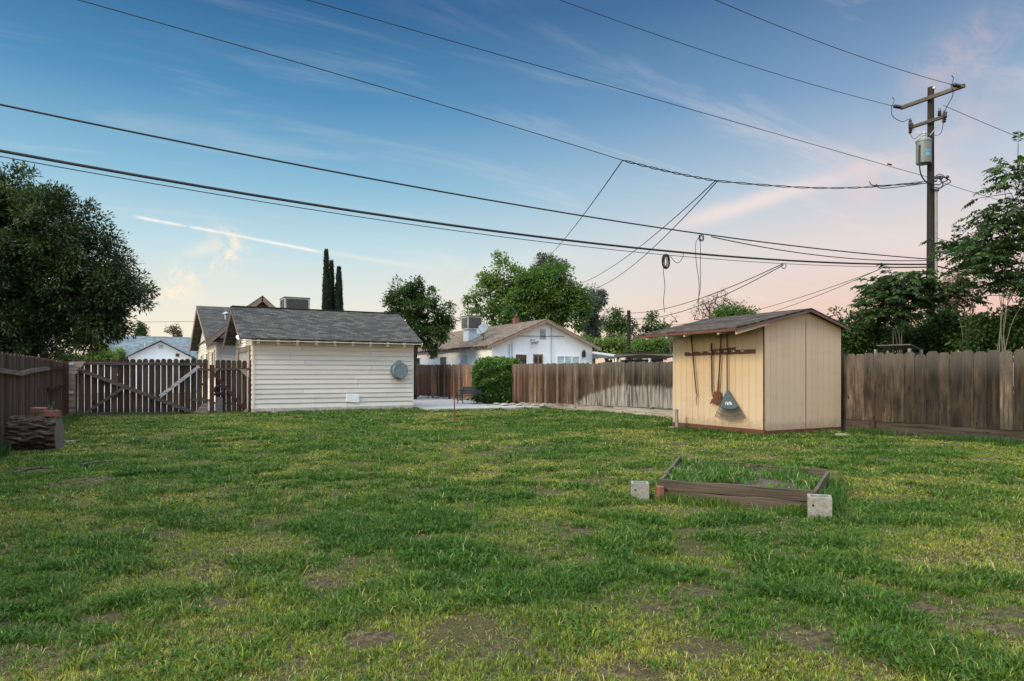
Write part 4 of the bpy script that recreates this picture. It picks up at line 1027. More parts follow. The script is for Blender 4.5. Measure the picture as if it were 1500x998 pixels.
# bark as its own local frame (X along log)
def log_part(name, vs, fs, m):
    ang = math.atan2(d.y, d.x); mt = Matrix.Rotation(-ang, 4, 'Z'); base = Vector(lg.location)
    me = bpy.data.meshes.new(name); me.from_pydata([tuple(mt @ (Vector(v)-base)) for v in vs], [], fs)
    at = me.attributes.new('rnd', 'FLOAT', 'FACE'); at.data.foreach_set('value', [.5]*len(fs)); me.materials.append(m); me.polygons.foreach_set('use_smooth', [True]*len(fs))
    o = bpy.data.objects.new(name, me); COL.objects.link(o); o.parent = lg; o.rotation_euler = (0, 0, ang); return o
log_part('bark', vs, fs, M['log'])
endv = [v for v in vs[nseg*nr:]]; cen = rb + d*.012
log_part('cut_end', [cen]+[rb+(v-rb)*1.0+d*.004 for v in endv], [(0, k+1, (k+1) % nr+1) for k in range(nr)], M['cut'])
endv = vs[:nr]; log_part('cut_end', [ra-d*.012]+[v-d*.004 for v in endv], [(0, (k+1) % nr+1, k+1) for k in range(nr)], M['cut'])
def brick(px, py, Y, z, rz, tilt, sz, label, m='brick', name='brick', cat='brick'):
    p = pt(px, py, Y); mb = MB(); mb.obox((p.x, p.y, z), sz, Matrix.Rotation(R(rz), 3, 'Z') @ Matrix.Rotation(R(tilt), 3, 'X'))
    return mb.build(name, M[m], label=label, cat=cat, bevel=.01)
brick(58, 599, 12.7, .70, -35, 4, (.27, .13, .10), 'orange red brick on the log, farther from its cut end')
brick(77, 605, 12.5, .645, -32, -5, (.25, .13, .12), 'dark red brick on the log next to its cut end')
p = gnd(103, 650); mb = MB(); mb.obox((p.x, p.y, .03), (.18, .10, .06), Matrix.Rotation(R(30), 3, 'Z')); mb.build('wood_scrap', M['gusset'], label='pale scrap of wood on the grass right of the log', cat='wood scrap', bevel=.01)
def twig(pts, r, label):
    P = []
    for i, (px, py) in enumerate(pts): q = gnd(px, py); q.z = .035+random.uniform(-.01, .015); P.append(q)
    mb = MB(); mb.tube(P, [r*(1-.5*i/len(P)) for i in range(len(P))], 6)
    for k in range(1, len(P)-1):
        q = P[k]; mb.tube([q, q+Vector((random.uniform(-.2, .2), random.uniform(-.15, .15), random.uniform(.02, .08)))], [r*.5, r*.2], 5)
    mb.build('fallen_branch', M['bark'], label=label, cat='branch')
twig([(118, 686), (135, 682), (155, 679), (182, 679.5)], .020, 'curved fallen branch on the grass right of the log')
twig([(20, 697), (40, 692), (58, 691), (74, 689)], .018, 'fallen branch on the grass in front of the log')

# ------------------------------------------------------------------ stake, bench, shrub, stones
p = gnd(665.5, 618.5); mb = MB(); mb.tube([(p.x, p.y, -.1), (p.x+.005, p.y, .8), (p.x-.005, p.y+.01, 1.55)], .018, 7); mb.build('stake', M['rust'], label='thin rusty metal stake standing alone in the lawn', cat='stake')

bo = gnd(690, 591.8, .06); be = thing('garden_bench', (bo.x, bo.y, .06), 'dark slatted garden bench with iron ends before the shrub', 'bench')
BR = Matrix.Rotation(R(-52), 3, 'Z'); O = Vector((bo.x, bo.y, .06))
bp = lambda x, y, z: O + BR @ Vector((x, y, z*.92))
mb = MB()
for i in range(5): mb.obox(bp(0, -.2+i*.09, .42), (1.2, .07, .025), BR)
mb.build('seat', M['slat'], be)
mb = MB()
for i in range(5): mb.obox(bp(0, .235+i*.022, .50+i*.075), (1.2, .02, .058), BR @ Matrix.Rotation(R(-16), 3, 'X'))
mb.build('backrest', M['slat'], be)
for sx in (-.56, .56):
    mb = MB()
    mb.tube([bp(sx, -.27, 0), bp(sx, -.20, .12), bp(sx, -.24, .28), bp(sx, -.20, .40), bp(sx, .0, .395), bp(sx, .20, .41), bp(sx, .25, .6), bp(sx, .33, .84)], .020, 6)
    mb.tube([bp(sx, .30, 0), bp(sx, .20, .14), bp(sx, .24, .28), bp(sx, .19, .41)], .020, 6)
    mb.tube([bp(sx, .26, .62), bp(sx, .05, .65), bp(sx, -.18, .64), bp(sx, -.25, .57), bp(sx, -.20, .41)], .018, 6)
    mb.tube([bp(sx, -.2, .13), bp(sx, 0, .25), bp(sx, .2, .14)], .014, 5)
    mb.build('end_frame', M['black'], be)
for i, (px, py) in enumerate([(704, 592), (716, 594), (727, 593), (739, 594.5), (751, 593), (760, 594.5), (771, 594), (783, 595), (795, 596), (627, 582.5), (640, 583.5), (651, 584)]):
    p = gnd(px, py, .06); r = random.uniform(.10, .2); mb = MB()
    V = []; 
    mb.lathe([(.02, 0), (r*.8, .01), (r, r*.35), (r*.7, r*.7), (.02, r*.8)], (p.x, p.y, .05), 9, Matrix.Diagonal((1, random.uniform(.6, .9), .8)))
    mb.v = [(x+random.uniform(-.02, .02), y+random.uniform(-.02, .02), z) for x, y, z in mb.v]
    mb.build('edging_stone', M['stone'], label='rough tan stone edging the foot of the fence by the patio', cat='stone', group='stones along the foot of the fence')

# ------------------------------------------------------------------ utility pole
PB = pt(1363, 550, 23.0); PX, PY = PB.x, PB.y
po = thing('utility_pole', (PX, PY, 0), 'tall dark wooden utility pole with two crossarms and a grey transformer', 'utility pole')
mb = MB(); mb.tube([(PX, PY, -.3), (PX, PY, 5), (PX+.02, PY, 11.05)], [.13, .118, .098], 14); mb.build('shaft', M['pole'], po, smooth=True)
mb = MB(); mb.box(PX-.23, PX-.12, PY-1.18, PY+.92, 10.58, 10.70); mb.build('crossarm', M['arm'], po, bevel=.01)
mb = MB(); mb.box(PX-.23, PX-.13, PY-.62, PY+.62, 9.80, 9.90); mb.build('crossarm', M['arm'], po, bevel=.01)
for sg, ln in ((-1, .6), (1, .6)):
    mb = MB(); mb.bar((PX-.17, PY+sg*.5, 9.78), (PX-.12, PY+sg*.05, 9.4), .03, .012, (1, 0, 0)); mb.build('arm_brace', M['galv'], po)
INS = {}
for nm, yy in (('near', -1.10), ('far', .85)):
    x = PX-.25; mb = MB()
    for i in range(3): mb.lathe([(.02, 0), (.075, .012), (.06, .05), (.02, .075)], (x-.10-i*.115, PY+yy, 10.62-.01*i), 10, Matrix.Rotation(R(-92), 3, 'Y'))
    mb.tube([(x, PY+yy, 10.62), (x-.55, PY+yy, 10.58)], .014, 6); mb.build('dead_end_insulator', M['porcelain'], po)
    mb = MB(); mb.tube([(x-.5, PY+yy, 10.58), (x-.44, PY+yy, 10.70), (x-.36, PY+yy+.02, 10.82), (x-.45, PY+yy+.03, 10.9)], .012, 5); mb.build('wire_tail', M['wire'], po)
    INS[nm] = Vector((x-.55, PY+yy, 10.58))
for yy in (-.40, .58):
    mb = MB(); mb.lathe([(.025, 0), (.07, .02), (.035, .06), (.07, .08), (.035, .12), (.06, .14), (.03, .2), (.03, .26)], (PX-.18, PY+yy, 9.92), 10); mb.build('pin_insulator', M['porcelain'], po)
for yy in (-.62, .50):
    mb = MB(); mb.lathe([(.03, -.2), (.06, -.17), (.03, -.13), (.06, -.09), (.03, -.05), (.06, -.01), (.03, .04), (.05, .16), (.02, .2)], (PX-.26, PY+yy, 9.80), 10, Matrix.Rotation(R(18), 3, 'Y'))
    mb.tube([(PX-.30, PY+yy, 10.0), (PX-.42, PY+yy-.03, 9.88), (PX-.36, PY+yy, 9.58)], .022, 6); mb.build('fuse_cutout', M['porcelain'], po)
tc = at_b(1352.5, 238, PY-.05); tx, ty = PX-.42, PY-.02
mb = MB(); mb.lathe([(.20, 0), (.225, .02), (.23, .06), (.23, .72), (.245, .73), (.245, .77), (.20, .83), (.05, .86)], (tx, ty, 8.40), 24)
tr = mb.build('transformer', M['transformer'], po, smooth=True)
for dx, dy in ((-.07, -.05), (.11, .09)):
    mb = MB(); mb.lathe([(.04, 0), (.075, .03), (.045, .07), (.075, .10), (.045, .14), (.065, .18), (.02, .26)], (tx+dx, ty+dy, 9.22), 10); mb.build('bushing', M['cooler'], tr)
mb = MB()
for i in range(6):
    a0, a1 = R(225+i*7), R(225+i*7+7)
    for z0, z1 in ((8.62, 8.74), (8.77, 8.83)):
        P = [(tx+.235*math.cos(a), ty+.235*math.sin(a), z) for a, z in ((a0, z0), (a1, z0), (a1, z1), (a0, z1))]; mb.prism(P, (-.004*math.cos(a0), -.004*math.sin(a0), 0))
mb.build('sticker', M['blue_mark'], tr)
mb = MB(); mb.bar((tx+.2, ty, 8.55), (PX-.1, PY, 8.55), .1, .12, (0, 1, 0)); mb.bar((tx+.2, ty, 9.05), (PX-.1, PY, 9.05), .1, .12, (0, 1, 0)); mb.build('bracket', M['galv'], tr)
def curve(pts, n=16):
    """smooth curve through points"""
    P = [Vector(p) for p in pts]; out = []
    Q = [P[0]*2-P[1]] + P + [P[-1]*2-P[-2]]
    for i in range(1, len(Q)-2):
        for k in range(n):
            t = k/n; a, b, c, d = Q[i-1:i+3]
            out.append(.5*((2*b)+(c-a)*t+(2*a-5*b+4*c-d)*t*t+(3*b-a-3*c+d)*t**3))
    return out+[P[-1]]
def polewire(name, pts, r):
    mb = MB(); mb.tube(curve(pts, 8), r, 5); mb.build(name, M['wire'], po)
V3 = Vector
polewire('jumper_wire', [INS['far'], INS['far']+V3((.02, -.02, -.35)), (PX-.45, PY+.7, 10.05), (PX-.3, PY+.55, 10.1), (PX-.26, PY+.5, 9.9)], .012)
polewire('jumper_wire', [INS['near'], (PX-.5, PY-1.0, 10.35), (PX-.3, PY-.7, 10.1), (PX-.26, PY-.6, 9.95)], .012)
polewire('jumper_wire', [(PX-.34, PY+.5, 9.6), (PX-.4, PY+.3, 9.35), (tx-.07, ty-.05, 9.47)], .010)
polewire('jumper_wire', [(PX-.34, PY-.62, 9.6), (PX-.2, PY-.4, 9.3), (tx+.11, ty+.09, 9.47)], .010)
polewire('lead_cable', [(tx-.26, ty-.02, 9.0), (tx-.30, ty-.02, 8.6), (tx-.20, ty-.02, 8.05), (PX-.30, PY-.05, 7.80), (PX-.1, PY-.16, 7.75)], .022)
for k, (dz, yy, rr) in enumerate([(0, -.25, .018), (-.12, -.35, .018), (.12, .1, .016), (-.2, -.1, .02), (.22, -.15, .014)]):
    polewire('lead_cable', [(PX-.20, PY-.1, 7.75+dz*.6), (PX+.05, PY-.2+yy*.2, 7.72+dz), (PX+.35, PY+yy*.7, 7.85+dz), (PX+.55, PY+yy, 7.95+dz*.6), (PX+.40, PY+yy*.3, 8.1+dz*.3), (PX+.15, PY+.1, 7.95)], rr)
mb = MB()
for yy in (-.3, -.1): mb.lathe([(.03, 0), (.06, .03), (.06, .06), (.03, .09)], (PX+.45, PY+yy, 7.98), 8)
mb.build('spool_insulator', M['porcelain'], po)
mb = MB(); mb.tube([(PX+.05, PY-.165, 0), (PX+.05, PY-.155, 7.6)], .05, 10); mb.build('conduit', M['conduit'], po)
mb = MB(); mb.lathe([(.02, 0), (.05, .0), (.05, .06), (.02, .06)], (PX-.02, PY-.13, 10.95), 8); mb.build('pole_tag', M['galv'], po)

fp = thing('utility_pole', (pt(921, 550, 42).x, pt(921, 550, 42).y, 0), 'bare distant brown pole among the trees right of the white house', 'utility pole')
p = fp.location; mb = MB(); mb.tube([(p.x, p.y, 0), (p.x, p.y, pt(921, 455, 42).z)], [.15, .11], 8); mb.build('shaft', M['pole'], fp)
for zz in (5.05, 4.75):
    mb = MB(); mb.lathe([(.03, 0), (.06, .03), (.03, .08)], (p.x, p.y-.13, zz), 8); mb.build('spool_insulator', M['porcelain'], fp)
FP1 = pt(921, 459, 42)+V3((0, -.12, 0)); FP2 = pt(921, 467, 42)+V3((0, -.12, 0))

# ------------------------------------------------------------------ wires
def line(name, label, pts, r, n=40, group=None, cat='cable', ext=None):
    """straight in plan from the first to the last point, sag fitted through all"""
    pts = [Vector(p) for p in pts]; a, b = pts[0], pts[-1]; d = (b-a).xy
    t = [((p-a).xy.dot(d))/d.length_squared for p in pts]
    co = np.polyfit(t, [p.z for p in pts], min(2, len(pts)-1)); t0 = ext if ext is not None else 0
    P = [V3((a.x+d.x*q, a.y+d.y*q, float(np.polyval(co, q)))) for q in np.linspace(t0, 1, n)]
    mb = MB(); mb.tube(P, r, 6); o = mb.build(name, M['wire'], label=label, cat=cat, group=group); return P
WB = PY
# top conductors
line('power_line', 'topmost power line, reaching the near end of the top crossarm', [at_b(1048, 0, PY-1.1), at_b(1215, 67, PY-1.1), INS['near']], .0095, ext=-1.2)
line('power_line', 'power line reaching the far lower end of the top crossarm', [at_b(820, 0, PY+.85), at_b(1060, 84, PY+.85), INS['far']], .0095, ext=-1.2)
line('power_line', 'power line with a splice that meets the pole just under the transformer', [at_b(450, 0, PY), at_b(860, 117, PY), V3((PX, PY, 8.0))], .0095, ext=-1)
n_ = at_b(1303, 241, PY); mb = MB(); mb.lathe([(.013, 0), (.026, .05), (.026, .2), (.013, .25)], n_+V3((-.12, 0, 0)), 8, Matrix.Rotation(R(90), 3, 'Y')); tag(mb.build('wire_splice', M['black'], label='small dark splice sleeve on the line left of the transformer', cat='splice'))
J1, J2 = at_b(912, 235, PY), at_b(1048, 265, PY)
line('power_line', 'leftmost power line at the top, ending where a service drop branches off', [at_b(115, 0, PY), at_b(560, 128, PY), J1], .0095, ext=-1)
PJ = V3((PX-.1, PY-.12, 7.86))
P = [J1.lerp(J2, i/20)+V3((0, 0, -.03*math.sin(math.pi*i/20))) for i in range(21)] + [J2.lerp(PJ, i/30)+V3((0, 0, -.22*math.sin(math.pi*i/30))) for i in range(1, 31)]
mb = MB()
for k in range(2): mb.tube([q+V3((0, .022*math.cos(i*1.3+k*math.pi), .022*math.sin(i*1.3+k*math.pi))) for i, q in enumerate(P)], .012, 5)
mb.build('power_line', M['wire'], label='twisted pair of cables running between both service drops and the pole', cat='cable')
for k, (px, py) in enumerate(((1285, 272), (1295, 276))):
    q = at_b(px, py, PY-.1); mb = MB(); mb.tube(curve([q+V3((-.4, 0, .07)), q, V3((PX-.5, PY-.14, 7.72)), V3((PX-.1, PY-.15, 7.82))], 8), .014, 5)
    mb.build('cable_tail', M['wire'], label=['upper', 'lower'][k]+' slack cable tail hanging below the twisted pair beside the pole', cat='cable')
line('service_drop', 'service drop slanting down to the left behind the light green tree', [J1, J1.lerp(pt(795, 383, 50), .5)+V3((0, 0, -.25)), pt(795, 383, 50)], .014, 30)
line('service_drop', 'upper of two service drops crossing the thick cable towards the big green tree', [J2, J2.lerp(pt(833, 420, 48), .5)+V3((0, 0, -.55)), pt(833, 420, 48)], .014, 30)
line('service_drop', 'lower of two service drops crossing the thick cable towards the big green tree', [J2+V3((.04, 0, -.03)), J2.lerp(pt(852, 426, 48), .5)+V3((0, 0, -.75)), pt(852, 426, 48)], .014, 30)
# communication cables
W3 = line('phone_cable', 'thin cable above the thick one, running from the left edge to the pole', [at_b(0, 154, PY), at_b(660, 282, PY), at_b(1025, 344, PY), V3((PX-.15, PY-.05, 5.25))], .0175, ext=-.5)
W4 = line('trunk_cable', 'thick black cable sagging across the whole yard to the pole', [at_b(0, 221, PY-.05), at_b(660, 330, PY-.05), V3((PX-.15, PY-.05, 5.07))], .026, ext=-.5)
line('phone_cable', 'very thin wire running along just below the thick cable', [at_b(150, 255, PY), at_b(520, 318, PY), at_b(800, 357, PY), at_b(1100, 382, PY), V3((PX-.15, PY-.05, 4.98))], .008, ext=-.4)
a = at_b(1042, 347, PY); line('phone_cable', 'slack cable tied below the thin upper cable near the pole', [a, at_b(1190, 373, PY-.05), V3((PX-.15, PY-.1, 5.2))], .014)
q4 = at_b(1146, 387, PY-.05)
line('service_drop', 'upper of two service drops from the thick cable to the far bare pole', [q4, q4.lerp(FP1, .5)+V3((0, 0, -.35)), FP1], .014, 30)
line('service_drop', 'lower of two service drops from the thick cable to the far bare pole', [q4+V3((.05, 0, -.02)), q4.lerp(FP2, .5)+V3((0, 0, -.5)), FP2], .014, 30)
q5 = at_b(1283, 397, PY-.05)
line('service_drop', 'upper of two wires from the pole passing above the shed roof', [q5, q5.lerp(pt(975, 476, 44), .45)+V3((0, 0, -.4)), pt(975, 476, 44)], .010, 30)
line('service_drop', 'lower of two wires from the pole passing above the shed roof', [q5, q5.lerp(pt(975, 482, 44), .45)+V3((0, 0, -.6)), pt(975, 482, 44)], .010, 30)
mb = MB(); mb.tube([V3((PX-.3, PY-.08, 4.95)), q5+V3((.3, 0, .12)), q5], .014, 6); mb.build('cable_tail', M['wire'], label='short cable dropping from the pole to the two wires above the shed', cat='cable')
# lines going on to the right of the pole
line('power_line', 'power line with a splice leaving the pole top to the right', [V3((PX-.15, PY-.5, 10.25)), V3((PX+10, PY-.2, 9.95)), V3((PX+24, PY, 10.3))], .0095)
line('power_line', 'power line leaving the pole to the right below the transformer', [V3((PX+.5, PY, 7.95)), V3((PX+10, PY, 7.65)), V3((PX+24, PY, 8.1))], .0095)
line('trunk_cable', 'thick cable leaving the pole to the right into the trees', [V3((PX+.15, PY-.05, 5.05)), V3((PX+10, PY, 4.7)), V3((PX+24, PY, 5.0))], .026)
line('phone_cable', 'thin cable far off on the left between the big tree and the house', [pt(120, 473, 60), pt(290, 471, 62)], .016)
# coils hanging from the cables
def coil(cx, cy, b, r, n, label, tail, squash=.55):
    c = at_b(cx, cy, b); mb = MB(); P = []
    for i in range(n*18+1):
        t = 2*math.pi*i/18+math.pi/2; k = i//18
        P.append(c+V3((r*(squash+.12*math.sin(k*1.7))*math.cos(t), .012*k+.03*math.sin(k*2.3), r*(1+.10*math.sin(k*2.1))*math.sin(t)-.05*(k % 3)*.4)))
    mb.tube(P, .0095, 5)
    for tl in tail: mb.tube(curve([at_b(px, py, b) for px, py in tl], 8), .0085, 5)
    mb.build('cable_coil', M['wire'], label=label, cat='cable coil')
coil(977, 382, PY-.08, .17, 7, 'loose coil of black wire hanging from the thick cable with a long tail', [[(974, 372), (971.5, 392), (974, 420), (972, 440), (973.5, 458)], [(982, 375), (988, 383), (994, 385), (1000, 377), (1001, 369)]])
coil(1028, 347.5, PY-.08, .075, 3, 'small loose wire loop on the upper thin cable trailing two long ends', [[(1025, 345), (1019, 358), (1020, 385), (1024, 415), (1023, 448), (1025, 462)], [(1024, 344), (1026, 360), (1026, 390), (1025.5, 425), (1021, 445)]], .9)
q = at_b(1147, 388, PY-.05); mb = MB(); mb.tube(curve([q+V3((0, 0, .05)), q+V3((-.06, 0, -.06)), q+V3((.05, 0, -.11)), q+V3((.12, 0, -.03)), q+V3((.1, 0, .05))], 8), .011, 5); mb.build('cable_clamp', M['wire'], label='small dark clamp loop on the thick cable above the shed', cat='clamp')

# ------------------------------------------------------------------ trees
def lobes_pts(lobes, n, shell=.42):
    vol = np.array([l[3]*l[4]*l[5] for l in lobes])**.8; idx = RNG.choice(len(lobes), n, p=vol/vol.sum())
    u = RNG.normal(size=(n, 3)); u /= np.linalg.norm(u, axis=1)[:, None]
    r = RNG.random(n)**shell
    A = np.array(lobes); return A[idx, :3] + u*r[:, None]*A[idx, 3:6], u

def leaves(P, D, N, ln, wd, rnd):
    """folded rhombus leaves: P base, D axis, N normal-ish"""
    D = D/np.linalg.norm(D, axis=1)[:, None]; S_ = np.cross(D, N); S_ /= (np.linalg.norm(S_, axis=1)[:, None]+1e-9)
    U = np.cross(S_, D); V = np.empty((len(P), 4, 3))
    V[:, 0] = P; V[:, 1] = P+D*(ln*.45)[:, None]+S_*(wd*.5)[:, None]+U*(wd*.14)[:, None]
    V[:, 2] = P+D*ln[:, None]; V[:, 3] = P+D*(ln*.45)[:, None]-S_*(wd*.5)[:, None]+U*(wd*.14)[:, None]
    return V.reshape(-1, 3)

def grow_limbs(trunk, targets, step=.5, bend=.15):
    nodes = [Vector(p) for p in trunk]; par = [i-1 for i in range(len(nodes))]; arr = [np.array(p) for p in nodes]
    cen = np.array(trunk[-1]); order = np.argsort(np.linalg.norm(targets-cen, axis=1)); ends = []
    for i in order:
        T = targets[i]; A = np.array(arr); dv = T-A; dist = np.linalg.norm(dv, axis=1)
        pen = dist + np.where(dv[:, 2] < -.1, .6*dist, 0) + .0
        pen[:max(1, len(trunk)//2)] += 1.0*dist[:max(1, len(trunk)//2)]
        j = int(pen.argmin()); n = max(1, int(dist[j]/step)); b = np.array(arr[j]); prev = j
        for k in range(1, n+1):
            q = b+(T-b)*k/n; q[2] += bend*dist[j]*math.sin(math.pi*k/n)*.5
            if k < n: q += RNG.normal(0, .03*min(dist[j], 1.5), 3)
            arr.append(q); par.append(prev); prev = len(arr)-1
        ends.append(prev)
    return arr, par, ends

def limb_mesh(arr, par, ends, r0, rmin, ntrunk, n=5):
    cnt = np.zeros(len(arr))
    for e in ends: cnt[e] += 1
    for i in range(len(arr)-1, 0, -1):
        if par[i] >= 0: cnt[par[i]] += cnt[i]
    tot = max(cnt[0], 1); rad = np.maximum(r0*np.sqrt(np.maximum(cnt, .6)/tot)**1.05, rmin)
    for i in range(ntrunk): rad[i] = max(rad[i], r0*(1-.35*i/max(1, ntrunk-1)))
    mb = MB()
    tr = [arr[i] for i in range(ntrunk)]; mb.tube(tr, [rad[i]*(1.25 if i == 0 else 1) for i in range(ntrunk)], 12, rnd=.5)
    for i in range(ntrunk, len(arr)):
        p = par[i]; mb.tube([arr[p], arr[i]], [min(rad[p], rad[i]*1.35), rad[i]], n if rad[i] < .05 else 8, False, rnd=.4)
    return mb

def tree(label, base, trunk_top, lobes, nclump, cr, nleaf, ll, lw, mat, r0=.15, rmin=.008, bark='bark', name='leafy_tree', group=None, step=.5, droop=.25, shell=.42, cat='tree', flat=.75, lean=(0, 0), bend=.15):
    base = Vector(base); t = thing(name, base, label, cat, group)
    top = Vector(trunk_top); nt = 6
    tk = [base.lerp(top, i/(nt-1))+V3((.06*math.sin(i*1.9+base.x), .06*math.cos(i*1.4+base.y), 0))*(i > 0) for i in range(nt)]
    C, U = lobes_pts(lobes, nclump, shell)
    arr, par, ends = grow_limbs([tuple(p) for p in tk], C, step, bend)
    limb_mesh(arr, par, ends, r0, rmin, nt).build('trunk', M[bark], t, smooth='all')
    if nleaf:
        idx = np.repeat(np.arange(nclump), nleaf); n = len(idx); crs = cr*(.6+.8*RNG.random(nclump))
        off = RNG.normal(size=(n, 3)); off /= np.linalg.norm(off, axis=1)[:, None]; off *= (RNG.random(n)**.55)[:, None]*crs[idx][:, None]; off[:, 2] *= flat
        P = C[idx]+off
        D = off/(cr)+U[idx]*.35+RNG.normal(0, .45, (n, 3)); D[:, 2] -= droop
        Nn = RNG.normal(0, .5, (n, 3)); Nn[:, 2] += 1
        rn = np.clip(RNG.random(nclump)[idx]*.55+RNG.random(n)*.45, 0, 1)
        V = leaves(P, D, Nn, ll*(.65+.7*RNG.random(n)), lw*(.65+.7*RNG.random(n)), rn)
        np_quads('crown', V, 4, L[mat], t, rnd=rn)
    return t
def lob(Y, *ls):
    out = []
    for l in ls:
        px, py, rp = l[:3]; asp = l[3] if len(l) > 3 else 1
        p = pt(px, py, Y+(l[4] if len(l) > 4 else 0)); r = rp/F*Y; out.append((p.x, p.y, p.z, r, r, r*asp))
    return out
def base_at(px, Y): p = pt(px, 550, Y); return (p.x, p.y, 0)

# the big dark tree on the left
Y = 23.5
tree('big dark evergreen tree towering behind the left fence', base_at(66, Y), tuple(pt(62, 470, Y)),
     lob(Y, (-20, 385, 118), (60, 375, 100, 1.0), (15, 318, 72), (75, 335, 58), (120, 395, 68), (150, 425, 52), (172, 425, 40), (193, 432, 24), (206, 438, 13), (110, 455, 55), (150, 460, 40), (40, 465, 60), (-40, 460, 70), (120, 495, 30, .7), (20, 275, 30), (-110, 400, 110), (-80, 330, 80), (15, 495, 44), (160, 480, 22), (60, 502, 34, .7), (-40, 500, 50), (100, 494, 30, .8), (135, 482, 32), (20, 512, 40, .6), (190, 450, 20), (85, 512, 22, .5)),
     980, .46, 185, .145, .055, 'dark', .13, .012, name='evergreen_tree', droop=.15, shell=.36)
# tree between garage and white house
Y = 37.5
tree('rounded dark green tree standing behind the right end of the garage', base_at(606, Y), tuple(pt(606, 490, Y)),
     lob(Y, (600, 435, 30), (585, 435, 22), (620, 445, 32), (645, 465, 24), (625, 485, 32), (595, 470, 34), (650, 490, 18), (572, 430, 11), (612, 425, 14), (630, 505, 18), (575, 455, 18), (655, 475, 13)),
     190, .34, 85, .15, .085, 'mid', .16)
# group behind the white house
Y = 58
tree('light green open crowned tree left in the clump behind the white house', base_at(728, Y), tuple(pt(728, 480, Y)),
     lob(Y, (735, 415, 33), (712, 412, 18), (695, 405, 10), (725, 440, 35), (695, 440, 16), (740, 390, 13), (728, 378, 8), (760, 430, 30), (705, 460, 25), (686, 436, 8), (690, 410, 6), (740, 470, 25), (765, 450, 30), (762, 415, 18), (750, 400, 14)),
     185, .55, 70, .24, .14, 'light', .22)
Y = 54
tree('dense bright green tree in the middle behind the white house', base_at(805, Y), tuple(pt(805, 480, Y)),
     lob(Y, (805, 425, 38), (775, 425, 25), (835, 435, 26), (820, 455, 40), (785, 460, 30), (850, 455, 16), (800, 402, 20), (770, 410, 14), (760, 445, 24), (845, 425, 12), (858, 440, 12), (785, 398, 10), (822, 405, 14)),
     225, .70, 80, .26, .14, 'bright', .25)
Y = 64
tree('grey green taller tree topping the bright tree behind the white house', base_at(800, Y), tuple(pt(800, 440, Y)),
     lob(Y, (798, 388, 16), (812, 396, 18), (788, 402, 14), (825, 390, 9), (800, 376, 7)), 60, .6, 80, .28, .10, 'grey', .22)
Y = 60
tree('dark grey green eucalyptus like tree right of the bright tree', base_at(868, Y), tuple(pt(868, 490, Y)),
     lob(Y, (866, 445, 18), (862, 465, 18), (873, 432, 11), (880, 440, 7), (870, 480, 17), (850, 455, 10), (884, 462, 5)), 90, .5, 85, .28, .09, 'grey', .2, droop=.7)
Y = 46
tree('thin pale green tree by the far bare pole', base_at(904, Y), tuple(pt(904, 495, Y)),
     lob(Y, (905, 470, 16), (898, 485, 18), (918, 480, 14), (900, 458, 8), (925, 492, 12), (890, 478, 9)), 70, .42, 42, .18, .10, 'mid', .11)
tree('low yellow green tree against the right end of the white house', base_at(888, 44), tuple(pt(888, 520, 44)),
     lob(44, (880, 510, 18, .7), (900, 512, 20, .7), (925, 512, 18, .7), (860, 503, 12), (910, 500, 12)), 90, .45, 70, .17, .10, 'light', .1)
tree('thin green tree left above the tan shed roof', base_at(962, 47), tuple(pt(962, 500, 47)),
     lob(47, (958, 478, 14), (970, 490, 14), (948, 492, 12), (955, 466, 8), (975, 500, 12)), 60, .42, 42, .18, .10, 'mid', .10)
tree('low green thicket of young trees behind the dark carport', base_at(955, 42), tuple(pt(955, 520, 42)),
     lob(42, (940, 510, 16, .8), (965, 508, 18, .8), (985, 510, 14, .8), (1000, 508, 12)), 90, .4, 70, .15, .09, 'light', .08)
tree('nearly bare brown tree behind the shed roof', base_at(1052, 52), tuple(pt(1052, 480, 52)),
     lob(52, (1050, 450, 28, .7), (1075, 448, 20, .8), (1030, 458, 18, .8), (1055, 438, 15)), 240, .35, 6, .10, .06, 'brown', .16, .014, step=.4, shell=.3)
tree('bright green bushy tree behind the shed ridge, right of the bare tree', base_at(1080, 48), tuple(pt(1080, 480, 48)),
     lob(48, (1066, 458, 13), (1060, 466, 12), (1097, 460, 9), (1092, 452, 6), (1080, 465, 14)), 60, .36, 80, .17, .10, 'bright', .13)
tree('small bare sapling rising left of the shed roof', base_at(982, 40), tuple(pt(982, 485, 40)),
     lob(40, (982, 470, 14, 1.1)), 26, .3, 0, .1, .05, 'brown', .05, .010, shell=.3)
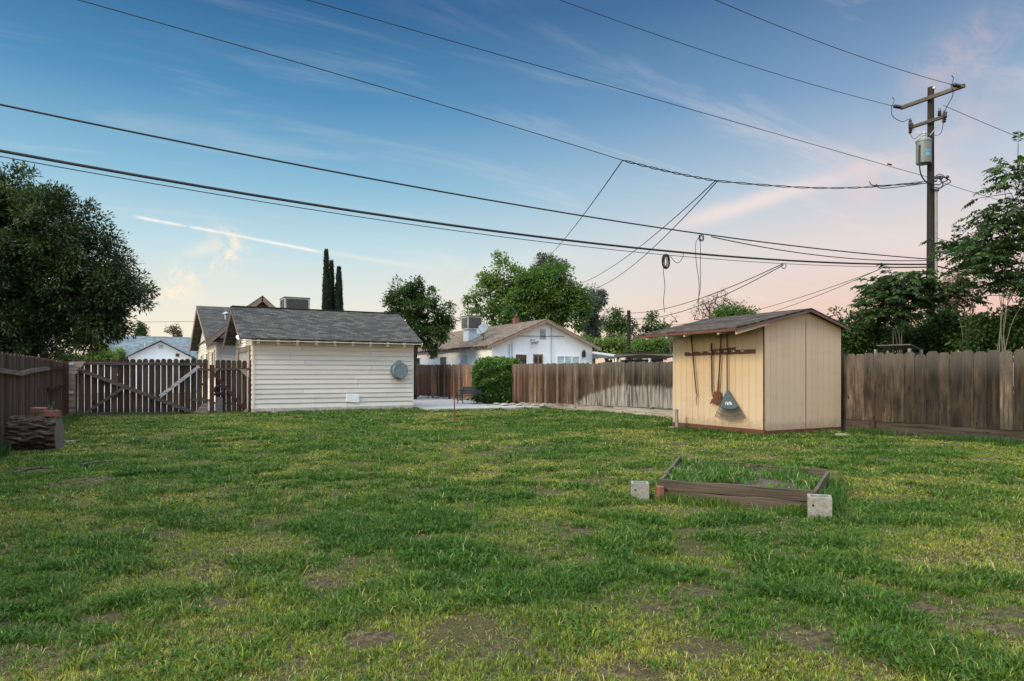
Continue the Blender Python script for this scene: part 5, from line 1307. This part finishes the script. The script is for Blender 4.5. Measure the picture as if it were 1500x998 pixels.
# cypresses
for i, (px, top, hw_, Y, lab) in enumerate(((478, 368, 5.2, 60, 'leftmost and tallest of three slim dark cypresses behind the garage'), (485.5, 384, 4.2, 61, 'middle slim cypress squeezed between its two neighbours'), (496.5, 393, 6.2, 60.5, 'rightmost and thickest of three slim dark cypresses'))):
    b = Vector(base_at(px, Y)); zt = pt(px, top, Y).z; t = thing('cypress_tree', b, lab, 'tree', 'slim cypresses behind the garage')
    mb = MB(); mb.tube([b, b+V3((0, 0, zt*.9))], [.16, .02], 7); mb.build('trunk', M['bark'], t)
    n = 9000; f = RNG.random(n)**.85; rr = hw_/F*Y*np.clip(np.minimum(1.05-.95*f**3.2, f*6+.3), .05, 1.05)
    th = RNG.random(n)*2*np.pi; rr = rr*(.55+.45*np.sqrt(RNG.random(n)))*(1+.28*(vnoise(th*2, f*14, 1, i)-.5)*2)
    P = np.column_stack([b.x+rr*np.cos(th), b.y+rr*np.sin(th), .4+f*(zt-.5)])
    D = np.column_stack([np.cos(th)*.35, np.sin(th)*.35, np.ones(n)])+RNG.normal(0, .18, (n, 3)); N = np.column_stack([np.cos(th), np.sin(th), np.zeros(n)])+RNG.normal(0, .4, (n, 3))
    np_quads('crown', leaves(P, D, N, .22+.2*RNG.random(n), .07+.05*RNG.random(n), None), 4, L['cypress'], t, rnd=np.clip(vnoise(th*2, f*14, 1, i)*.6+RNG.random(n)*.4, 0, 1))
# small far things at the left
tree('small pointed conifer far off left of the distant white house', base_at(207, 75), tuple(pt(207, 490, 75)), lob(75, (207, 482, 4, 2.0), (207, 492, 7, 1.2)), 40, .4, 60, .25, .12, 'mid', .12, name='conifer_tree')
tree('small sparse tree above the distant white house roof', base_at(254, 78), tuple(pt(254, 492, 78)), lob(78, (248, 484, 7), (258, 482, 6), (262, 490, 5)), 30, .3, 26, .2, .12, 'brown', .1)
tree('yellow green young tree over the left half of the drive gate', base_at(150, 40), tuple(pt(150, 525, 40)), lob(40, (146, 518, 11, .9), (158, 522, 12, .8), (135, 524, 9, .8), (148, 506, 4, 1.3)), 60, .28, 50, .22, .07, 'light', .07, droop=.5)
tree('yellow green young tree over the drive gate beside the distant house', base_at(172, 42), tuple(pt(172, 528, 42)), lob(42, (172, 518, 7, 1.2), (166, 526, 9, .7)), 34, .25, 50, .2, .06, 'light', .06, droop=.5)
tree('low dark bush far left behind the drive gate hinge', base_at(110, 46), tuple(pt(110, 530, 46)), lob(46, (100, 528, 14, .5), (118, 527, 10, .5)), 50, .3, 50, .18, .1, 'mid', .06)

# pinnate trees on the right
def frond_tree(name, label, base, stems, nfr, fl, mat='frond', spread=.55, bark='bark_pale', r0=.05, npair=9, lf=.12, group=None):
    """saplings with long compound leaves: stems = list of polylines; fronds radiate from each tip and the upper stem"""
    base = Vector(base); t = thing(name, base, label, 'tree', group); mb = MB(); P, D, N, LN, WD, RN = [], [], [], [], [], []
    for st in stems:
        st = [Vector(p) for p in st]; st[0] = st[0]+V3((random.uniform(-.3, .3), random.uniform(-.3, .3), 0)); sm = curve(st, 6); mb.tube(sm, np.linspace(r0, r0*.25, len(sm)), 7, rnd=.6)
        for k in range(nfr):
            f = 1-(random.random()**1.7)*.42
            q = sm[min(int(f*(len(sm)-1)), len(sm)-1)]+V3([random.gauss(0, .06) for _ in range(3)])
            az = random.random()*2*math.pi; el = random.uniform(.0, .75)
            d = V3((math.cos(az)*math.cos(el), math.sin(az)*math.cos(el), math.sin(el))); ln = fl*random.uniform(.65, 1.2); dr = random.uniform(.35, .8)
            # a short side shoot carries some fronds outward
            sh_ = q + d*random.uniform(0, spread)+V3((0, 0, random.uniform(0, .25)))
            mb.tube([q, sh_], [.010, .007], 4, False, rnd=.5, mi=1)
            rax = [sh_+d*(ln*s)+V3((0, 0, -dr*ln*s*s)) for s in np.linspace(0, 1, npair+1)]
            mb.tube(rax[::3]+[rax[-1]], .005, 3, False, rnd=.4, mi=1)
            side = d.cross(V3((0, 0, 1))).normalized(); rn = random.random()*.6
            for i in range(1, npair+1):
                ax = (rax[i]-rax[i-1]).normalized()
                for sg in (-1, 1):
                    P.append(rax[i]); D.append(side*sg+ax*.45+V3((0, 0, -.45+random.gauss(0, .3)))); N.append(V3((random.gauss(0, .75), random.gauss(0, .75), 1)))
                    s_k = math.sin(math.pi*(.18+.74*i/npair)); LN.append(lf*s_k*random.uniform(.85, 1.15)); WD.append(lf*.50*s_k); RN.append(min(1, rn+random.random()*.4))
    mb.build('trunk', [M[bark], L['frond']], t, smooth='all')
    np_quads('crown', leaves(np.array([tuple(p) for p in P]), np.array([tuple(p) for p in D]), np.array([tuple(p) for p in N]), np.array(LN), np.array(WD), None), 4, L[mat], t, rnd=np.array(RN))
    return t
def px_line(Y, *pts): return [pt(px, py, Y+(dy[0] if dy else 0)) for px, py, *dy in pts]
Y = 20.5; b = base_at(1316, Y)
frond_tree('compound_leaf_tree', 'pale stemmed young tree with drooping compound leaves between shed and utility pole', b,
   [[b]+px_line(Y, (1316, 470), (1315, 415)), [b]+px_line(Y, (1308, 480), (1292, 425, .4)), [b]+px_line(Y, (1322, 470), (1335, 410, -.3)), [b]+px_line(Y, (1322, 480), (1345, 440, .4)), [b]+px_line(Y, (1312, 490), (1290, 460, -.3))], 64, .64, r0=.015, lf=.19)
Y = 18.0; b = base_at(1466, Y)
frond_tree('compound_leaf_tree', 'tall tree with compound leaves rising highest at the right edge', b,
   [[b]+px_line(Y, (1466, 470), (1476, 380), (1490, 290), (1496, 255)), [b]+px_line(Y, (1470, 440), (1466, 350, .4), (1470, 320, .6)), [b]+px_line(Y, (1475, 450), (1500, 370, -.4), (1515, 330)), [b]+px_line(Y, (1466, 450), (1448, 400), (1440, 370, .5)), [b]+px_line(Y, (1470, 480), (1485, 430), (1500, 410)), [b]+px_line(Y, (1480, 480), (1530, 400), (1550, 300))], 66, .60, r0=.012, spread=.75, lf=.17)
Y = 20.0; b = base_at(1412, Y)
frond_tree('compound_leaf_tree', 'open branched young tree just right of the utility pole', b,
   [[b]+px_line(Y, (1415, 480), (1425, 430), (1400, 375, .4), (1390, 362)), [b]+px_line(Y, (1420, 470), (1430, 400), (1425, 372)), [b]+px_line(Y, (1422, 470), (1450, 410), (1455, 375, -.5)), [b]+px_line(Y, (1410, 490), (1395, 450), (1388, 430))], 48, .56, r0=.014, spread=.55, lf=.16)
tree('spreading mid green bush just right of the shed roof', base_at(1240, 22), tuple(pt(1240, 500, 22)),
     lob(22, (1225, 470, 14), (1222, 456, 8), (1245, 485, 22), (1270, 485, 20), (1262, 465, 12), (1240, 505, 22), (1275, 505, 22), (1290, 480, 14)), 110, .26, 55, .12, .06, 'mid', .07)
tree('dense green thicket behind the fence below the utility pole', base_at(1365, 21.5), tuple(pt(1365, 515, 21.5)),
     lob(21.5, (1340, 503, 22, .8), (1375, 490, 22), (1405, 498, 20), (1390, 472, 12), (1360, 500, 26, .8), (1320, 500, 22, .8), (1420, 482, 16), (1440, 490, 18), (1385, 470, 14)), 190, .34, 70, .14, .07, 'mid', .08, shell=.5)
tree('dense dark green thicket behind the fence at the right edge', base_at(1465, 19), tuple(pt(1465, 515, 19)),
     lob(19, (1450, 492, 28), (1490, 485, 30), (1440, 475, 16), (1480, 462, 16), (1510, 475, 30), (1425, 505, 20, .8), (1530, 450, 34), (1465, 500, 28, .8), (1455, 470, 14)), 190, .3, 55, .13, .06, 'mid', .09, shell=.5)
tree('brownish thin tree far behind the utility pole', base_at(1398, 34), tuple(pt(1398, 470, 34)),
     lob(34, (1400, 415, 20), (1385, 435, 22), (1415, 430, 18), (1395, 400, 9), (1370, 450, 18)), 130, .42, 36, .10, .05, 'brown', .12, .010)
tree('broad mid green tree far behind the fence right of the shed', base_at(1290, 38), tuple(pt(1290, 510, 38)),
     lob(38, (1260, 500, 22), (1290, 500, 26), (1330, 495, 26), (1230, 498, 16), (1365, 495, 20)), 120, .5, 60, .19, .10, 'mid', .12)
# lean-to frame behind the right fence
lt = thing('lean_to', (at_a(1308, 510, 17.0).x, at_a(1308, 510, 17.0).y, 0), 'rusty topped open lean-to frame just behind the fence right of the shed', 'shelter')
p0, p1 = pt(1284, 505.5, 19.0), pt(1334, 504, 18.3)
mb = MB(); mb.prism([p0, p1, p1-V3((0, 0, .03)), p0-V3((0, 0, .03))], (1.3, .5, -.08)); mb.build('roof', M['louvre'], lt)
for q in (p0, p1, p0+V3((1.2, .4, 0)), p1+V3((1.2, .4, 0))):
    mb = MB(); mb.box(q.x+.02, q.x+.08, q.y+.03, q.y+.09, 0, q.z-.12); mb.build('post', M['conduit'], lt)
mb = MB(); q0, q1 = p0+V3((1.15, .45, 0)), p1+V3((1.15, .45, 0)); mb.prism([(q0.x, q0.y, 0), (q1.x, q1.y, 0), (q1.x, q1.y, q1.z-.2), (q0.x, q0.y, q0.z-.2)], (.03, .05, 0)); mb.build('back_wall', M['louvre'], lt)

# shrub by the fence
def shrub():
    c = pt(728, 562, 31.6); base = Vector((c.x, c.y, 0)); t = thing('leafy_shrub', base, 'rounded dense green shrub with yellowish leaves against the back fence', 'shrub')
    n = 17000; u = RNG.normal(size=(n, 3)); u /= np.linalg.norm(u, axis=1)[:, None]; e = 6.5
    sup = (np.abs(u)**e).sum(1)**(-1/e); r = (1-.28*RNG.random(n)**2)
    lump = 1+.26*(vnoise(u[:, 0]*2+u[:, 1]*1.5+5, u[:, 2]*2.4+u[:, 1]+5, .5, 3)-.5)
    P = np.array([base.x, base.y, 1.04]) + u*(sup*r*lump)[:, None]*np.array([.92, .80, .98]); P[:, 2] = np.maximum(P[:, 2], .08)
    D = u*.7+RNG.normal(0, .5, (n, 3)); D[:, 2] += .1; N = u+RNG.normal(0, .4, (n, 3))
    rn = np.clip(RNG.random(n)*.70+.30*(RNG.random(n) < .30)*(vnoise(u[:, 0]*3, u[:, 2]*3, .6, 7) > .42), 0, 1)
    np_quads('foliage', leaves(P, D, N, .12+.06*RNG.random(n), .07+.03*RNG.random(n), None), 4, L['shrub'], t, rnd=rn)
    mb = MB()
    for k in range(14):
        a = random.random()*6.28; q = base+V3((.75*math.cos(a), .6*math.sin(a), random.uniform(.9, 1.7))); mb.tube(curve([base+V3((.15*math.cos(a), .15*math.sin(a), 0)), base.lerp(q, .5)+V3((0, 0, .2)), q], 4), .018, 5)
    mb.build('stem', M['bark'], t)
    # low left skirt
shrub()
def skirt():
    c = pt(699, 570, 32.2); b = Vector((c.x, c.y, 0))
    tree('small dark green bush behind the bench, left of the round shrub', b, (b.x, b.y, .5), [(b.x+.25, b.y, .8, .32, .3, .6), (b.x+.45, b.y-.15, 1.0, .32, .3, .6)], 50, .18, 45, .10, .055, 'mid', .03, .006, name='leafy_shrub', cat='shrub')
skirt()
def weed(px, py, Y, h, label):
    p = pt(px, 550, Y); b = Vector((p.x, p.y, 0)); tree(label, b, (b.x, b.y, h*.6), [(b.x, b.y, h*.7, h*.28, h*.28, h*.4)], 14, .06, 16, .07, .022, 'light', .008, .003, name='weed_plant', cat='weed', step=.15)
weed(67, 590, 13.6, .72, 'tall pale weed standing behind the bricks on the log')

# ------------------------------------------------------------------ camera
cam = bpy.data.cameras.new('camera'); co = bpy.data.objects.new('camera', cam); COL.objects.link(co)
cam.sensor_width = 36; cam.lens = 24; cam.shift_y = (HY-499)/1500; cam.clip_end = 3000; cam.clip_start = .05
co.location = (0, 0, H); co.rotation_euler = (R(90), 0, -math.atan2(s_, c_)); S.camera = co

# ------------------------------------------------------------------ sky and sun
SUN_EL = 26.0
sd = Vector((-.97, -.16, 0)).normalized()            # horizontal direction towards the low western light (behind-left of the yard)
w = bpy.data.worlds.new('World'); S.world = w; w.use_nodes = True; w.node_tree.nodes.clear(); t = NT(w.node_tree)
out = t.n('ShaderNodeOutputWorld')
sky = t.n('ShaderNodeTexSky', sky_type='NISHITA'); sky.sun_disc = False; sky.sun_elevation = R(SUN_EL); sky.sun_rotation = math.atan2(sd.x, sd.y)
sky.air_density = 1.0; sky.dust_density = 2.0
b1 = t.n('ShaderNodeBackground'); t.set(b1.inputs[0], sky.outputs[0]); b1.inputs[1].default_value = .008
gen = t.n('ShaderNodeTexCoord').outputs['Generated']
nrm = t.n('ShaderNodeVectorMath', operation='NORMALIZE'); t.set(nrm.inputs[0], gen); dirv = nrm.outputs[0]
xyz = t.n('ShaderNodeSeparateXYZ'); t.set(xyz.inputs[0], dirv); Z = xyz.outputs[2]
Rt = (c_, -s_, 0); Fw = (s_, c_, 0)
side = t.dot(dirv, Rt); fwd = t.dot(dirv, Fw)
zc = t.math('MAXIMUM', Z, 0.0)
Ls = [(0, srgb(255, 230, 202)), (.05, srgb(250, 236, 212)), (.115, srgb(226, 230, 222)), (.175, srgb(192, 220, 228)), (.26, srgb(138, 188, 214)), (.36, srgb(80, 142, 186)), (.47, srgb(44, 98, 146)), (.60, srgb(66, 112, 162)), (1, srgb(200, 212, 235))]
Rs = [(0, srgb(234, 160, 142)), (.09, srgb(238, 194, 178)), (.17, srgb(232, 214, 206)), (.26, srgb(192, 200, 212)), (.36, srgb(134, 162, 194)), (.47, srgb(86, 120, 160)), (.60, srgb(85, 112, 155)), (1, srgb(200, 212, 235))]
lr = t.step(side, -.30, .72)
grad = t.mix(lr, t.ramp(zc, Ls), t.ramp(zc, Rs))
# unseen overhead sky brightened to light the ground
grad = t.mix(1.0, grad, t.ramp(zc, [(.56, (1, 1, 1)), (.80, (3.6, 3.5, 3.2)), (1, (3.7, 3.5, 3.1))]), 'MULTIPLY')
# unseen sky behind camera raised to light the yard, strongest in the western afterglow
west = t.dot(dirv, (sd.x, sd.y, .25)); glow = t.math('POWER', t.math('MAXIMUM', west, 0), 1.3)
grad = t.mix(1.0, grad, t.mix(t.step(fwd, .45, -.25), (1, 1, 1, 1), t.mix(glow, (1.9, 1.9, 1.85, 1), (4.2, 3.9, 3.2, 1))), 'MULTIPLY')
# thin high cloud
pl = t.n('ShaderNodeVectorMath', operation='SCALE'); t.set(pl.inputs[0], dirv); t.set(pl.inputs['Scale'], t.math('DIVIDE', 1.0, t.math('ADD', zc, .12)))
cv = t.vscale(pl.outputs[0], (.55, 2.4, 0), rot=(0, 0, R(-20)))
cn = t.noise(cv, 1.6, 7, .62, .6)
cl = t.math('MULTIPLY', t.math('MULTIPLY', t.step(cn, .50, .72), .42), t.step(zc, .02, .12))
cl = t.math('MULTIPLY', cl, t.math('ADD', .35, t.math('MULTIPLY', t.step(side, -.1, .5), .65)))
grad = t.mix(cl, grad, t.mix(lr, (.86, .82, .76, 1), (.82, .68, .64, 1)))
wob = t.noise(dirv, 22, 7, .72, .8); wob2 = t.noise(dirv, 9, 4, .6)
def streak(col, p0, p1, w0, amp, dist=.0, soft=.15, col2=None, brk=0):
    global grad
    def dv(p): v = V3(((p[0]-CX)/F, 1, (HY-p[1])/F)); return (V3(Rt)*v.x + V3(Fw)*v.y + V3((0, 0, v.z))).normalized()
    a, b = dv(p0), dv(p1); n = a.cross(b).normalized(); m = n.cross(a).normalized(); L_ = b.dot(m)
    d = t.dot(dirv, tuple(n)); al = t.dot(dirv, tuple(m))
    d = t.math('ADD', d, t.math('MULTIPLY', t.math('SUBTRACT', wob2, .5), dist))
    g = t.math('EXPONENT', t.math('MULTIPLY', t.math('POWER', t.math('ABSOLUTE', t.math('DIVIDE', d, w0)), 2.0), -1.0))
    g = t.math('MULTIPLY', g, t.step(al, -L_*soft*.3, L_*soft)); g = t.math('MULTIPLY', g, t.step(al, L_*(1+soft*.5), L_*(1-soft*2)))
    g = t.math('MULTIPLY', g, t.step(fwd, 0, .2))
    if brk: g = t.math('MULTIPLY', g, t.step(wob, .5-brk, .62))
    grad = t.mix(t.math('MULTIPLY', g, amp), grad, col)
cream = srgb(252, 238, 214); pink = srgb(246, 206, 192)
streak(srgb(255, 248, 236), (195, 317), (480, 371), .0018, .95, .003, .06, brk=.30)
streak(cream, (470, 368), (640, 396), .0030, .35, .006, .2)
streak(cream, (348, 335), (222, 455), .024, 1.0, .05, .08, brk=.06)
streak(cream, (330, 348), (255, 372), .008, .5, .03, .3)
streak(cream, (150, 380), (420, 372), .006, .25, .03, .3, brk=.1)
streak(srgb(247, 226, 219), (960, 340), (1345, 226), .011, .75, .022, .3)
streak(pink, (1180, 290), (1520, 130), .034, .38, .10, .3, brk=.2)
streak(pink, (1300, 120), (1560, 20), .034, .30, .10, .3, brk=.2)
streak(pink, (850, 380), (1350, 330), .025, .22, .08, .3, brk=.2)
streak(cream, (560, 400), (900, 380), .020, .25, .06, .3, brk=.2)
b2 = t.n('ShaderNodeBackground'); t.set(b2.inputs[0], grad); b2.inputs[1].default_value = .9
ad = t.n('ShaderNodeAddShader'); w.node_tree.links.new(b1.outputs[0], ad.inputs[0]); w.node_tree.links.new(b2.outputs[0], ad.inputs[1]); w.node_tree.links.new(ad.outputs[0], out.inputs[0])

sl = bpy.data.lights.new('sun', 'SUN'); so = bpy.data.objects.new('sun', sl); COL.objects.link(so)
sl.energy = 3.0; sl.angle = R(18); sl.color = (1, .79, .52)
sv = Vector((sd.x*math.cos(R(SUN_EL)), sd.y*math.cos(R(SUN_EL)), math.sin(R(SUN_EL)))); so.rotation_euler = sv.to_track_quat('Z', 'Y').to_euler()
# the lit lamp under the garage gable
ll_ = bpy.data.lights.new('garage_lamp_light', 'POINT'); lo_ = bpy.data.objects.new('garage_lamp_light', ll_); COL.objects.link(lo_)
ll_.energy = 14; ll_.color = (1, .84, .6); ll_.shadow_soft_size = .09
ql = at_a(349, 494, 3.47-.22); lo_.location = (3.47-.34, ql.y, ql.z)

S.view_settings.view_transform = 'Standard'; S.view_settings.look = 'None'; S.view_settings.exposure = .14; S.view_settings.gamma = 1
S.view_settings.use_curve_mapping = False
S.cycles.use_denoising = True; S.cycles.max_bounces = 6; S.cycles.transparent_max_bounces = 4
